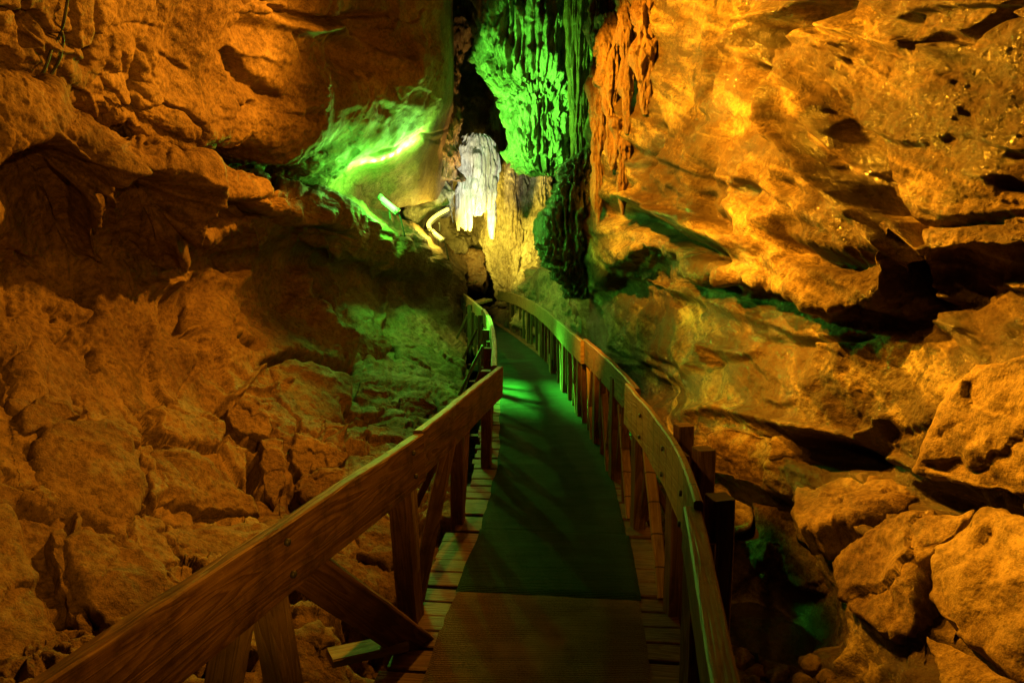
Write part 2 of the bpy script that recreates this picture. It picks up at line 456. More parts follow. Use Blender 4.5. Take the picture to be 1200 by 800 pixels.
# ------------------------------------------------------------------ lofted rock sheets
class Loft:
    """a rock face through feature lines; every line is a list of knots (u, v, distance ahead)"""
    def __init__(self, rows, u0, u1, du, subs, jag=0.0, fine=None):
        self.u = np.arange(u0, u1 + du * 0.5, du)
        if fine is not None:
            self.u = np.concatenate([np.arange(u0, fine, du), np.arange(fine, u1, 0.35)])
        V = []; D = []
        for k, r in enumerate(rows):
            r = sorted(r)
            us = [q[0] for q in r]
            V.append(pchip(np.clip(self.u, us[0], us[-1]), us, [q[1] for q in r]))
            D.append(np.exp(pchip(np.clip(self.u, us[0], us[-1]), us, np.log([q[2] for q in r]))))
        V = np.array(V); D = np.array(D)
        if jag:
            for k in range(len(rows)):
                q = np.stack([self.u / 28.0, np.full_like(self.u, k * 9.3), np.zeros_like(self.u)], -1)
                V[k] += jag * fbm(q, 4, seed=k)
        ks = []
        for k in range(len(rows) - 1):
            ks.extend(k + np.arange(subs[k]) / subs[k])
        ks.append(len(rows) - 1)
        ks = np.array(ks)
        idx = np.arange(len(rows))
        self.V = pchip(ks, idx, V); self.D = np.exp(pchip(ks, idx, np.log(D)))
        self.U = np.broadcast_to(self.u[None, :], self.V.shape)
        self.base = P(self.U, self.V, self.D)
        n = grid_normals(self.base)
        for _ in range(6):
            n[1:-1] = (n[:-2] + n[1:-1] * 2 + n[2:]); n[:, 1:-1] = (n[:, :-2] + n[:, 1:-1] * 2 + n[:, 2:])
            n /= np.linalg.norm(n, axis=-1, keepdims=True) + 1e-12
        self.n = face_camera(self.base, n)
        self.disp = np.zeros(self.V.shape)

    def pts(self):
        return self.base.reshape(-1, 3)

    def add(self, d, mask=None):
        d = d.reshape(self.V.shape)
        self.disp += d if mask is None else d * mask

    def stroke(self, poly, width, amp, wob=0.35, step=False):
        """a groove (amp < 0) or ridge along a line; step: a fault, the face on the line's right raised and fading out"""
        X, Y = self.U, self.V
        best = np.full(X.shape, 1e9); side = np.ones(X.shape); tt = np.zeros(X.shape)
        q = np.stack([X / 22.0, Y / 22.0, np.zeros_like(X)], -1)
        x0, x1 = min(p[0] for p in poly) - width * 5, max(p[0] for p in poly) + width * 5
        y0, y1 = min(p[1] for p in poly) - width * 5, max(p[1] for p in poly) + width * 5
        sel = (X > x0) & (X < x1) & (Y > y0) & (Y < y1)
        if not sel.any(): return
        w = q[sel]
        wx = X[sel] + wob * width * fbm(w, 3, seed=5) ; wy = Y[sel] + wob * width * fbm(w + 31.7, 3, seed=9)
        b = np.full(wx.shape, 1e9); s = np.ones(wx.shape); tl = np.zeros(wx.shape)
        L = 0; tot = sum(math.dist(poly[k], poly[k + 1]) for k in range(len(poly) - 1))
        for k in range(len(poly) - 1):
            ax, ay = poly[k]; bx, by = poly[k + 1]
            dx, dy = bx - ax, by - ay; l2 = dx * dx + dy * dy; l = math.sqrt(l2)
            t = np.clip(((wx - ax) * dx + (wy - ay) * dy) / l2, 0, 1)
            dd = np.hypot(wx - ax - t * dx, wy - ay - t * dy)
            near = dd < b
            s = np.where(near, np.sign((wx - ax) * dy - (wy - ay) * dx), s)
            tl = np.where(near, (L + t * l) / tot, tl)
            b = np.minimum(b, dd); L += l
        fade = np.clip(np.minimum(tl, 1 - tl) * 8 + 0.25, 0, 1)
        if step:
            f = np.where(s < 0, sstep(width * 5, 0, b) , 0) * np.clip(b / (width * 0.25), 0, 1)
        else:
            f = np.exp(-(b / width) ** 2)
        self.disp[sel] += amp * f * fade

    def bump(self, cu, cv, ru, rv, amp, ang=0.0, p=2.0):
        ca, sa = math.cos(ang), math.sin(ang)
        x = (self.U - cu); y = (self.V - cv)
        a = (x * ca + y * sa) / ru; b = (-x * sa + y * ca) / rv
        r = np.sqrt(a * a + b * b)
        self.disp += amp * np.exp(-r ** p)

    def creases(self, n, u0, u1, v0, v1, ang, spread, length, width, amp, seed):
        r = random.Random(seed)
        for _ in range(n):
            u, v = r.uniform(u0, u1), r.uniform(v0, v1)
            a = ang + r.gauss(0, spread); L = r.uniform(*length)
            pts = [(u, v)]
            for k in range(4):
                a += r.gauss(0, .25)
                u += math.cos(a) * L / 4; v += math.sin(a) * L / 4
                pts.append((u, v))
            self.stroke(pts, r.uniform(*width), amp * r.uniform(.3, 1) * (1 if r.random() < .35 else -1), wob=.8)

    def build(self, name, mat, kind='structure'):
        self.final = self.base + self.n * self.disp[..., None]
        nr, nc = self.V.shape
        f = grid_faces(nr, nc)
        me = mesh_from(name, self.final.reshape(-1, 3), f)
        o = link(name, me, mat)
        o['kind'] = kind
        return o

    def bvh(self, step=4):
        g = self.final[::step, ::step]
        nr, nc = g.shape[:2]
        return BVHTree.FromPolygons([tuple(p) for p in g.reshape(-1, 3).tolist()], grid_faces(nr, nc).tolist())


def chunk(p, scale, cell, crack, width, seed, warp=0.25):
    """faceted blocks with cracks between them"""
    q = p * scale + warp * np.stack([fbm(p * scale * 1.3, 3, seed=seed + 1), fbm(p * scale * 1.3 + 9.1, 3, seed=seed + 2), fbm(p * scale * 1.3 + 17.3, 3, seed=seed + 3)], -1)
    f1, f2, cid = voronoi(q, seed)
    return cell * (cid - 0.5) - crack * np.exp(-((f2 - f1) / width) ** 2)


# ---- left: upper overhang (the ceiling side)
rows = [
    [(-260, -420, 2.2), (0, -420, 2.9), (200, -420, 4.0), (400, -420, 6.3), (500, -420, 8.6), (524, -420, 9.6), (532, -420, 12.4)],
    [(-260, -170, 2.35), (0, -170, 3.05), (200, -170, 4.3), (400, -170, 6.7), (500, -170, 9.0), (524, -170, 9.9), (532, -170, 12.4)],
    [(-260, -20, 2.5), (0, -10, 3.25), (100, -10, 3.8), (200, -5, 4.5), (300, 0, 5.5), (400, 0, 7.1), (480, 0, 9.0), (515, 0, 9.9), (524, 0, 10.4), (532, 0, 12.4)],
    [(-260, 50, 2.65), (0, 60, 3.4), (100, 80, 4.0), (200, 95, 4.8), (300, 100, 5.9), (400, 95, 7.3), (480, 80, 8.9), (515, 70, 10.0), (524, 70, 10.5), (532, 70, 12.4)],
    [(-260, 80, 2.8), (0, 100, 3.6), (100, 125, 4.25), (200, 150, 5.0), (300, 160, 6.1), (400, 150, 7.7), (470, 130, 9.2), (505, 120, 10.2), (519, 120, 10.8), (532, 110, 12.4)],
    [(-260, 96, 3.2), (0, 112, 4.2), (100, 140, 4.9), (200, 170, 5.8), (300, 182, 7.0), (380, 190, 8.4), (440, 185, 9.7), (490, 160, 10.6), (508, 155, 11.3), (532, 140, 14)],
    [(-260, 112, 3.6), (0, 125, 4.9), (100, 160, 5.7), (200, 190, 6.7), (300, 205, 8.0), (380, 212, 9.4), (440, 208, 10.9), (490, 190, 11.6), (505, 185, 12.4), (532, 170, 14)],
    [(-260, 150, 3.9), (0, 170, 5.3), (100, 200, 6.2), (200, 225, 7.3), (300, 240, 8.7), (380, 245, 10.2), (440, 250, 11.9), (490, 240, 12.6), (505, 235, 13.2), (532, 230, 14.5)],
]
LC = Loft(rows, -260, 531, 1.4, [60, 80, 60, 60, 50, 40, 40], jag=3, fine=508)
p = LC.pts()
LC.add(0.20 * fbm(p * 0.7, 3, seed=3) - 0.02)
LC.add(chunk(p, 0.9, 0.08, 0.03, 0.03, 21, .35) + 0.018 * fbm(p * 4, 4, seed=6))
pock = sstep(0.15, 0.55, fbm(p * 1.1 + 3.3, 3, seed=14))
LC.add(-0.03 * sstep(0.2, 0.5, fbm(p * 3.1, 4, seed=12)) * (.25 + .75 * pock))
LC.add(0.015 * ridged(p * np.array([3, 3, 5.]), 3, seed=15) * pock)
LC.add(0.012 * fbm(p * 16, 3, seed=61))
LC.stroke([(365, -10), (364, 22)], 2, -0.08)
LC.stroke([(310, 0), (335, 18), (375, 22), (460, 15)], 4, -0.15)
LC.bump(420, 55, 48, 30, -0.35, 0.1)
LC.bump(300, 40, 30, 20, -0.2, -0.3)
LC.stroke([(320, 25), (345, 30), (390, 30), (440, 45), (470, 80)], 6, 0.12)
LC.stroke([(110, 0), (108, 40), (95, 80)], 6, -0.1)
LC.stroke([(20, 0), (28, 30), (25, 55)], 5, -0.1)
LC.stroke([(270, 60), (290, 95), (330, 120)], 8, -0.12)
LC.stroke([(395, 130), (440, 118), (500, 125)], 7, 0.06)
LC.stroke([(400, 160), (450, 150), (512, 140)], 7, -0.06)
LC.disp *= 1 - .8 * sstep(330, 440, LC.U) * sstep(80, 150, LC.V)
LC.creases(50, 0, 500, 0, 190, .5, .5, (25, 90), (2, 5), .035, 24)
LC.disp *= sstep(532, 512, LC.U) * .9 + .1
LC.build('cave_ceiling_left', M_CEIL)

# ---- left: ledge, hollow wall and rubble slope
rows = [
    [(-260, 60, 4.6), (0, 118, 5.6), (100, 150, 6.4), (200, 185, 7.4), (300, 205, 8.8), (400, 225, 10.8), (450, 245, 12.5), (500, 268, 13.8), (540, 300, 16), (562, 335, 18)],
    [(-260, 45, 3.4), (0, 102, 4.1), (70, 113, 4.6), (110, 146, 4.9), (190, 178, 5.7), (250, 198, 6.4), (330, 214, 7.6), (400, 233, 9.2), (445, 255, 10.8), (500, 276, 12.8), (540, 312, 15.5), (562, 345, 17.5)],
    [(-260, 35, 2.55), (0, 97, 3.2), (62, 104, 3.55), (74, 130, 3.65), (110, 148, 3.9), (190, 181, 4.6), (250, 203, 5.3), (330, 218, 6.3), (400, 238, 8.0), (445, 262, 9.7), (500, 288, 12.0), (540, 318, 14.6), (562, 350, 17)],
    [(-260, 110, 2.4), (0, 162, 3.05), (60, 155, 3.35), (120, 176, 3.65), (150, 205, 4.0), (212, 195, 4.55), (250, 228, 5.15), (320, 238, 5.95), (390, 256, 7.6), (440, 280, 9.4), (500, 300, 11.8), (540, 328, 14.4), (562, 355, 17)],
    [(-260, 220, 2.5), (0, 240, 3.2), (60, 235, 3.5), (120, 240, 3.85), (200, 262, 4.7), (260, 280, 5.5), (320, 285, 6.25), (390, 300, 8.0), (440, 305, 9.7), (500, 320, 12.0), (540, 340, 14.5), (562, 362, 17)],
    [(-260, 320, 2.9), (0, 325, 3.95), (80, 300, 4.4), (150, 296, 5.0), (200, 325, 5.6), (260, 312, 6.5), (330, 305, 7.5), (400, 318, 9.2), (450, 330, 10.9), (500, 340, 12.4), (540, 355, 14.6), (562, 370, 17)],
    [(-260, 410, 2.85), (0, 400, 3.6), (100, 380, 4.25), (200, 390, 5.1), (300, 390, 6.4), (380, 385, 7.8), (450, 375, 9.7), (500, 375, 11.2), (540, 380, 13.6), (562, 385, 16)],
    [(-260, 500, 2.6), (0, 480, 3.25), (100, 465, 3.85), (200, 460, 4.65), (300, 455, 5.7), (380, 445, 6.9), (450, 425, 8.4), (500, 415, 9.7), (540, 410, 11.6), (562, 410, 13.2)],
    [(-260, 640, 2.2), (0, 600, 2.75), (100, 570, 3.25), (200, 555, 3.85), (300, 540, 4.65), (380, 515, 5.5), (450, 485, 6.6), (500, 465, 7.6), (540, 455, 8.6), (562, 450, 9.4)],
    [(-260, 800, 1.9), (0, 730, 2.3), (100, 690, 2.65), (200, 665, 3.05), (300, 640, 3.55), (380, 600, 4.2), (450, 565, 4.9), (500, 540, 5.5), (540, 525, 6.1), (562, 515, 6.5)],
    [(-260, 1000, 1.55), (0, 900, 1.8), (100, 860, 2.0), (200, 830, 2.25), (300, 800, 2.55), (380, 760, 2.9), (450, 710, 3.35), (500, 670, 3.75), (540, 640, 4.1), (562, 620, 4.4)],
    [(-260, 1500, 1.2), (0, 1350, 1.35), (100, 1250, 1.5), (200, 1180, 1.62), (300, 1120, 1.8), (380, 1050, 2.0), (450, 960, 2.4), (500, 880, 2.75), (540, 820, 3.1), (562, 780, 3.4)],
]
LW = Loft(rows, -260, 546, 1.4, [20, 30, 50, 60, 60, 60, 60, 80, 80, 60, 40], jag=5)
p = LW.pts()
slope = sstep(430, 520, LW.V)
LW.add(0.10 * fbm(p * 0.8, 3, seed=33) + 0.03 * ridged(p * np.array([1.0, 1.0, 2.2]), 3, seed=38) - 0.03)
LW.add(chunk(p, 0.95, 0.16, 0.05, 0.025, 41, .25), 0.10 + 0.3 * sstep(300, 380, LW.V) + 0.3 * slope)
LW.add(chunk(p, 2.3, 0.08, 0.07, 0.04, 47, .3), 0.12 + 0.88 * slope)
LW.add(0.018 * fbm(p * 4.5, 5, seed=46) + 0.009 * ridged(p * 14, 3, seed=62))
# edges and clefts of the ledge
LW.stroke([(128, 178), (122, 215), (108, 255), (98, 300)], 9, 0.16)
LW.stroke([(215, 195), (235, 222), (222, 255), (200, 300)], 10, 0.16)
LW.stroke([(240, 215), (236, 245), (226, 275)], 3, -0.16)
LW.stroke([(318, 210), (330, 240)], 4, -0.15)
LW.stroke([(390, 245), (375, 268), (340, 275)], 8, 0.14)
LW.bump(60, 225, 55, 45, -0.45, 0.2, 3)
LW.bump(175, 242, 40, 32, -0.38, 0.3, 3)
LW.bump(285, 262, 42, 22, -0.38, 0.1, 3)
LW.bump(365, 285, 44, 20, -0.4, 0.1, 3)
LW.stroke([(100, 312), (106, 345), (118, 372)], 5, -0.3)
LW.stroke([(116, 405), (120, 432)], 5, -0.22)
LW.bump(222, 358, 22, 26, -0.35, 0.3)
LW.stroke([(205, 335), (208, 362), (222, 385), (246, 380)], 4, -0.25)
LW.stroke([(160, 340), (215, 330), (240, 315), (275, 335), (300, 310)], 9, 0.12)
LW.stroke([(280, 395), (292, 402), (302, 404)], 4, -0.25)
LW.stroke([(308, 425), (322, 422), (345, 414), (380, 425), (418, 434)], 4, -0.35)
LW.stroke([(360, 310), (358, 345), (385, 385), (420, 410)], 8, 0.16)
LW.stroke([(380, 345), (390, 385)], 3, -0.15)
LW.bump(0, 420, 70, 50, 0.10)
LW.bump(330, 350, 45, 55, -0.2, 0.5)
LW.stroke([(150, 486), (160, 500), (168, 520)], 4, -0.22)
LW.stroke([(262, 468), (275, 500), (290, 512), (316, 515)], 4, -0.3)
LW.stroke([(302, 520), (306, 560), (318, 600)], 5, -0.25)
LW.creases(40, 0, 460, 200, 430, 1.3, .5, (25, 80), (2, 4), .07, 14)
LW.creases(45, 0, 560, 430, 780, .4, .9, (25, 90), (1.8, 3.5), .08, 15)
LW.creases(24, 0, 480, 150, 300, .35, .2, (40, 120), (2, 4), .06, 16)
LW.bump(440, 745, 45, 40, -0.5, 0.3, 3)
LW.build('cave_wall_left', M_LEFT)
LWB = LW.bvh()

# ---- right wall
rows = [
    [(672, -420, 11.5), (700, -420, 9.6), (760, -420, 7.8), (850, -420, 6.0), (950, -420, 4.7), (1050, -420, 3.9), (1200, -420, 3.1), (1480, -420, 2.2)],
    [(672, -170, 12), (700, -170, 10.2), (760, -170, 8.6), (850, -170, 6.7), (950, -170, 5.3), (1050, -170, 4.5), (1200, -170, 3.6), (1480, -170, 2.6)],
    [(672, 0, 12.2), (690, 0, 11.0), (760, 0, 9.0), (850, 0, 7.2), (900, 20, 6.5), (950, 20, 5.9), (1050, 20, 4.9), (1200, 10, 3.95), (1480, 0, 2.85)],
    [(672, 130, 12.2), (690, 130, 11.0), (760, 120, 9.0), (850, 100, 7.0), (950, 100, 5.6), (1050, 110, 4.7), (1200, 120, 3.8), (1480, 120, 2.75)],
    [(672, 240, 12.0), (690, 240, 10.7), (760, 215, 8.6), (850, 220, 6.7), (950, 240, 5.3), (1050, 210, 4.55), (1200, 215, 3.7), (1480, 220, 2.7)],
    [(672, 335, 12.0), (690, 335, 10.6), (720, 300, 9.4), (760, 286, 8.3), (830, 308, 6.6), (900, 328, 5.55), (990, 358, 4.7), (1080, 290, 4.25), (1200, 285, 3.6), (1480, 300, 2.65)],
    [(672, 355, 12.3), (690, 355, 11.0), (730, 335, 9.7), (780, 328, 8.5), (850, 340, 6.95), (920, 358, 5.85), (1000, 384, 4.95), (1090, 330, 4.5), (1200, 325, 3.82), (1480, 340, 2.9)],
    [(672, 395, 12), (690, 395, 10.8), (740, 395, 9.0), (800, 405, 7.35), (860, 405, 6.3), (930, 420, 5.45), (1000, 430, 4.8), (1090, 395, 4.4), (1200, 375, 3.75), (1480, 390, 2.7)],
    [(672, 430, 11.5), (690, 430, 10.3), (730, 440, 8.9), (800, 486, 6.9), (860, 476, 5.95), (940, 498, 5.1), (1010, 515, 4.55), (1090, 465, 4.1), (1200, 440, 3.5), (1480, 470, 2.5)],
    [(672, 480, 10.8), (700, 480, 9.2), (750, 505, 7.6), (830, 540, 6.1), (900, 560, 5.25), (980, 575, 4.6), (1080, 580, 3.95), (1200, 580, 3.3), (1480, 620, 2.35)],
    [(672, 540, 8.4), (700, 560, 7.2), (750, 590, 6.1), (830, 640, 5.3), (900, 665, 4.9), (980, 690, 4.0), (1080, 710, 3.35), (1200, 730, 2.9), (1480, 800, 2.1)],
    [(672, 620, 6.3), (700, 650, 5.5), (750, 700, 4.8), (830, 770, 4.2), (900, 800, 3.9), (980, 830, 3.4), (1080, 850, 2.85), (1200, 880, 2.45), (1480, 1000, 1.8)],
    [(672, 760, 4.6), (700, 800, 4.2), (750, 880, 3.6), (830, 980, 3.1), (900, 1050, 2.75), (980, 1120, 2.45), (1080, 1200, 2.15), (1200, 1300, 1.85), (1480, 1500, 1.4)],
]
RW = Loft(rows, 672, 1480, 1.4, [40, 60, 70, 70, 60, 30, 50, 60, 60, 70, 50, 40], jag=4)
p = RW.pts()
up = sstep(420, 330, RW.V)
RW.add(0.09 * fbm(p * 0.75, 3, seed=103))
RW.add(-0.05 * billow(p * np.array([1.2, 0.9, 1.3]), 2, seed=114) + 0.03)
RW.add(chunk(p, 0.9, 0.16, 0.05, 0.03, 121, .3), sstep(470, 560, RW.V))
# flow streaks down the face, coral crust and scallops
RW.add(0.035 * fbm(p * np.array([9, 7, 1.3]), 3, seed=131), sstep(1000, 800, RW.U) * 0.9 + 0.2)
RW.add(0.024 * fbm(p * 5.0, 4, seed=126) + 0.008 * fbm(p * 15, 3, seed=163))
mid = np.exp(-((RW.V - 250) / 90) ** 2) * sstep(1050, 900, RW.U)
RW.add(0.07 * ridged(p * np.array([2.6, 1.6, 4.2]), 4, seed=181) - 0.05 * sstep(0.1, 0.5, fbm(p * np.array([2.4, 2.0, 3.6]), 4, seed=183)), mid)
crust = sstep(0.1, 0.5, fbm(p * 0.9 + 4.4, 3, seed=171)).reshape(RW.V.shape)
f1, f2, cid = voronoi(p * 13, 9)
RW.add(0.045 * (0.6 - f1), crust * sstep(480, 380, RW.V))
# beds that sweep down to the right: each grows outward, then steps back in as a small overhang
sl = np.where(RW.U < 1060, 0.46 * (RW.U - 700), 0.46 * 360 + 0.10 * (RW.U - 1060))
qn = RW.V - sl
wq = np.stack([RW.U / 170.0, qn / 60.0, np.zeros_like(qn)], -1)
w1 = fbm(wq, 3, seed=401).reshape(qn.shape); w2 = fbm(wq * 1.7 + 5, 3, seed=402).reshape(qn.shape)
wa = sstep(-0.35, 0.45, fbm(np.stack([RW.U / 230.0, qn / 110.0, np.full_like(qn, 3.0)], -1), 3, seed=403)).reshape(qn.shape)
def beds(T, wob, A):
    t = np.mod(qn / T + wob, 1.0)
    return A * (t ** 1.3 * sstep(1.0, 0.86, t) - .35)
RW.disp += (beds(74.0, 0.55 * w1, 0.20) + beds(31.0, 0.8 * w2, 0.055)) * (.25 + .75 * wa) * sstep(440, 330, RW.V - .12 * (RW.U - 860)) * sstep(690, 740, RW.U)
RW.disp += (beds(90.0, 0.5 * w1 + .4, 0.16) + beds(38.0, 0.7 * w2, 0.05)) * (.3 + .7 * wa) * sstep(470, 530, RW.V)
# scooped tongue running down to the right, its sharp left lip
RW.bump(992, 172, 95, 25, -0.55, 1.03, 4)
RW.bump(1040, 262, 50, 18, -0.35, 0.9, 3)
RW.stroke([(900, 88), (905, 118), (916, 150), (948, 186), (985, 225), (1015, 260), (1042, 302)], 5, 0.26)
RW.stroke([(925, 140), (950, 172), (985, 210), (1012, 245)], 6, -0.25)
RW.stroke([(945, 98), (968, 96), (990, 112), (1004, 148), (1030, 188), (1046, 222)], 4, 0.10)
# fold near the top
RW.stroke([(992, 0), (935, 18), (893, 45), (884, 85)], 13, -0.50)
RW.stroke([(845, 66), (893, 20), (985, -12)], 8, 0.22)
RW.bump(960, 55, 40, 26, 0.14, -.6)
# hollows with hard rims
RW.bump(1130, 60, 60, 14, -0.12, -.5, 2)
RW.stroke([(1068, 62), (1105, 42), (1130, 45), (1165, 18), (1210, 0)], 3.5, -0.22)
RW.stroke([(1050, 262), (1110, 261), (1150, 254), (1215, 240)], 3.5, -0.12)
# the dark band under the upper mass, two ledges
RW.stroke([(705, 246), (750, 256), (800, 286), (852, 302)], 10, -0.42)
RW.stroke([(712, 226), (760, 238), (805, 264), (872, 292)], 7, 0.22)
RW.stroke([(900, 280), (950, 300), (1000, 312)], 9, -0.30)
RW.stroke([(715, 300), (770, 286), (830, 312), (905, 332), (990, 362)], 8, 0.12)
RW.stroke([(1000, 306), (1080, 322), (1300, 318)], 20, -0.22)
RW.stroke([(985, 372), (1060, 380), (1130, 352)], 8, -0.2)
RW.stroke([(1042, 265), (1075, 305), (1110, 352), (1148, 415)], 7, 0.20)
RW.stroke([(1048, 290), (1072, 322), (1098, 360)], 5, -0.2)
RW.stroke([(820, 225), (835, 250), (870, 275)], 9, -0.22)
RW.stroke([(880, 393), (930, 398), (985, 401), (1030, 395)], 2.5, -0.15)
RW.stroke([(800, 488), (850, 478), (930, 500), (1000, 515), (1050, 480)], 7, 0.14)
RW.bump(965, 528, 42, 15, -0.55, 0.1, 3)
RW.bump(1096, 580, 42, 13, -0.4, 0.2, 3)
RW.bump(870, 590, 50, 22, -0.4, 0.4, 3)
RW.bump(890, 690, 75, 60, -0.45, 0.6)
RW.bump(760, 450, 40, 20, -0.3, 0.4)
RW.stroke([(780, 330), (760, 380), (745, 425)], 5, 0.09)
RW.stroke([(880, 345), (850, 390), (800, 440)], 6, 0.09)
niche = np.exp(-((RW.V - 395 - (RW.U - 860) * .12) / 45) ** 2) * sstep(1040, 980, RW.U)
RW.disp += niche * 0.016 * np.sin(RW.U / 5.0 + 1.5 * np.sin(RW.U / 31.0) + RW.V / 14.0)
RW.creases(55, 800, 1300, -60, 330, .62, .3, (60, 190), (2.5, 6), .022, 4)
RW.creases(40, 690, 900, 200, 480, .5, .3, (30, 90), (2, 4), .07, 5)
RW.creases(36, 780, 1300, 480, 800, .4, .6, (30, 100), (2, 5), .05, 6)
RW.creases(26, 690, 850, -60, 200, 1.5, .15, (40, 140), (3, 6), .10, 7)
for _ in range(4):
    RW.disp[1:-1] = (RW.disp[:-2] + 2 * RW.disp[1:-1] + RW.disp[2:]) / 4
    RW.disp[:, 1:-1] = (RW.disp[:, :-2] + 2 * RW.disp[:, 1:-1] + RW.disp[:, 2:]) / 4
RW.add(0.010 * fbm(p * 9, 3, seed=190) + 0.007 * ridged(p * 19, 2, seed=191))
RW.build('cave_wall_right', M_RIGHT)
RWB = RW.bvh()

# ---- far end of the passage
rows = [
    [(440, -420, 19), (520, -420, 19), (600, -420, 18.5), (700, -420, 17), (760, -420, 14)],
    [(440, 0, 18), (520, 0, 20), (600, 0, 19), (700, 0, 17), (760, 0, 14)],
    [(440, 150, 17), (520, 150, 20.5), (600, 150, 20), (700, 150, 17), (760, 150, 14)],
    [(440, 250, 17), (520, 250, 19.5), (560, 250, 20), (600, 250, 19), (650, 250, 17.5), (700, 250, 15), (760, 250, 13)],
    [(440, 310, 17), (520, 310, 19), (560, 310, 20), (600, 310, 18), (650, 310, 15), (700, 310, 12.6), (760, 310, 12)],
    [(440, 350, 17.5), (520, 350, 18.5), (560, 350, 22), (600, 350, 19), (650, 355, 13.6), (700, 360, 11.8), (760, 360, 11)],
    [(440, 385, 17), (520, 385, 18), (560, 385, 23), (600, 385, 19.5), (650, 390, 12.8), (700, 410, 11), (760, 410, 10.2)],
    [(440, 460, 14.4), (520, 460, 18), (560, 460, 19), (600, 460, 17), (650, 480, 11), (700, 500, 9), (760, 520, 8.4)],
]
BW = Loft(rows, 440, 760, 1.6, [30, 60, 50, 40, 30, 30, 20], jag=3)
p = BW.pts()
BW.add(0.45 * fbm(p * 0.7, 5, seed=203) + 0.14 * ridged(p * np.array([2.2, 2.2, 1.0]), 4, seed=208) + chunk(p, 0.9, 0.3, 0.1, 0.05, 221))
BW.add(0.05 * fbm(p * 5, 4, seed=231))
BW.build('cave_wall_back', M_TAN)

# ---- floor under the walkway
gx = np.linspace(-5, 6, 240); gy = np.linspace(-3, 24, 420)
GX, GY = np.meshgrid(gx, gy)
fp = np.stack([GX, GY, np.zeros_like(GX)], -1)
fz = -1.15 + 0.16 * fbm(fp * 0.8, 4, seed=301) + 0.10 * chunk(fp.reshape(-1, 3), 2.2, 0.9, 0.6, 0.1, 302) + 0.03 * fbm(fp * 6, 3, seed=304)
fp[..., 2] = fz.reshape(GX.shape)
fl = link('cave_floor', mesh_from('cave_floor', fp.reshape(-1, 3), grid_faces(*GX.shape)[:, ::-1]), M_FLOOR)
fl['kind'] = 'structure'


# ------------------------------------------------------------------ rocks with a traced face
def hit(bvh, u, v):
    r = ray(u, v)
    h = bvh.ray_cast(Vector((0, 0, CAM_Z)), Vector(r.tolist()).normalized())
    return None if h[0] is None else np.array(h[0])


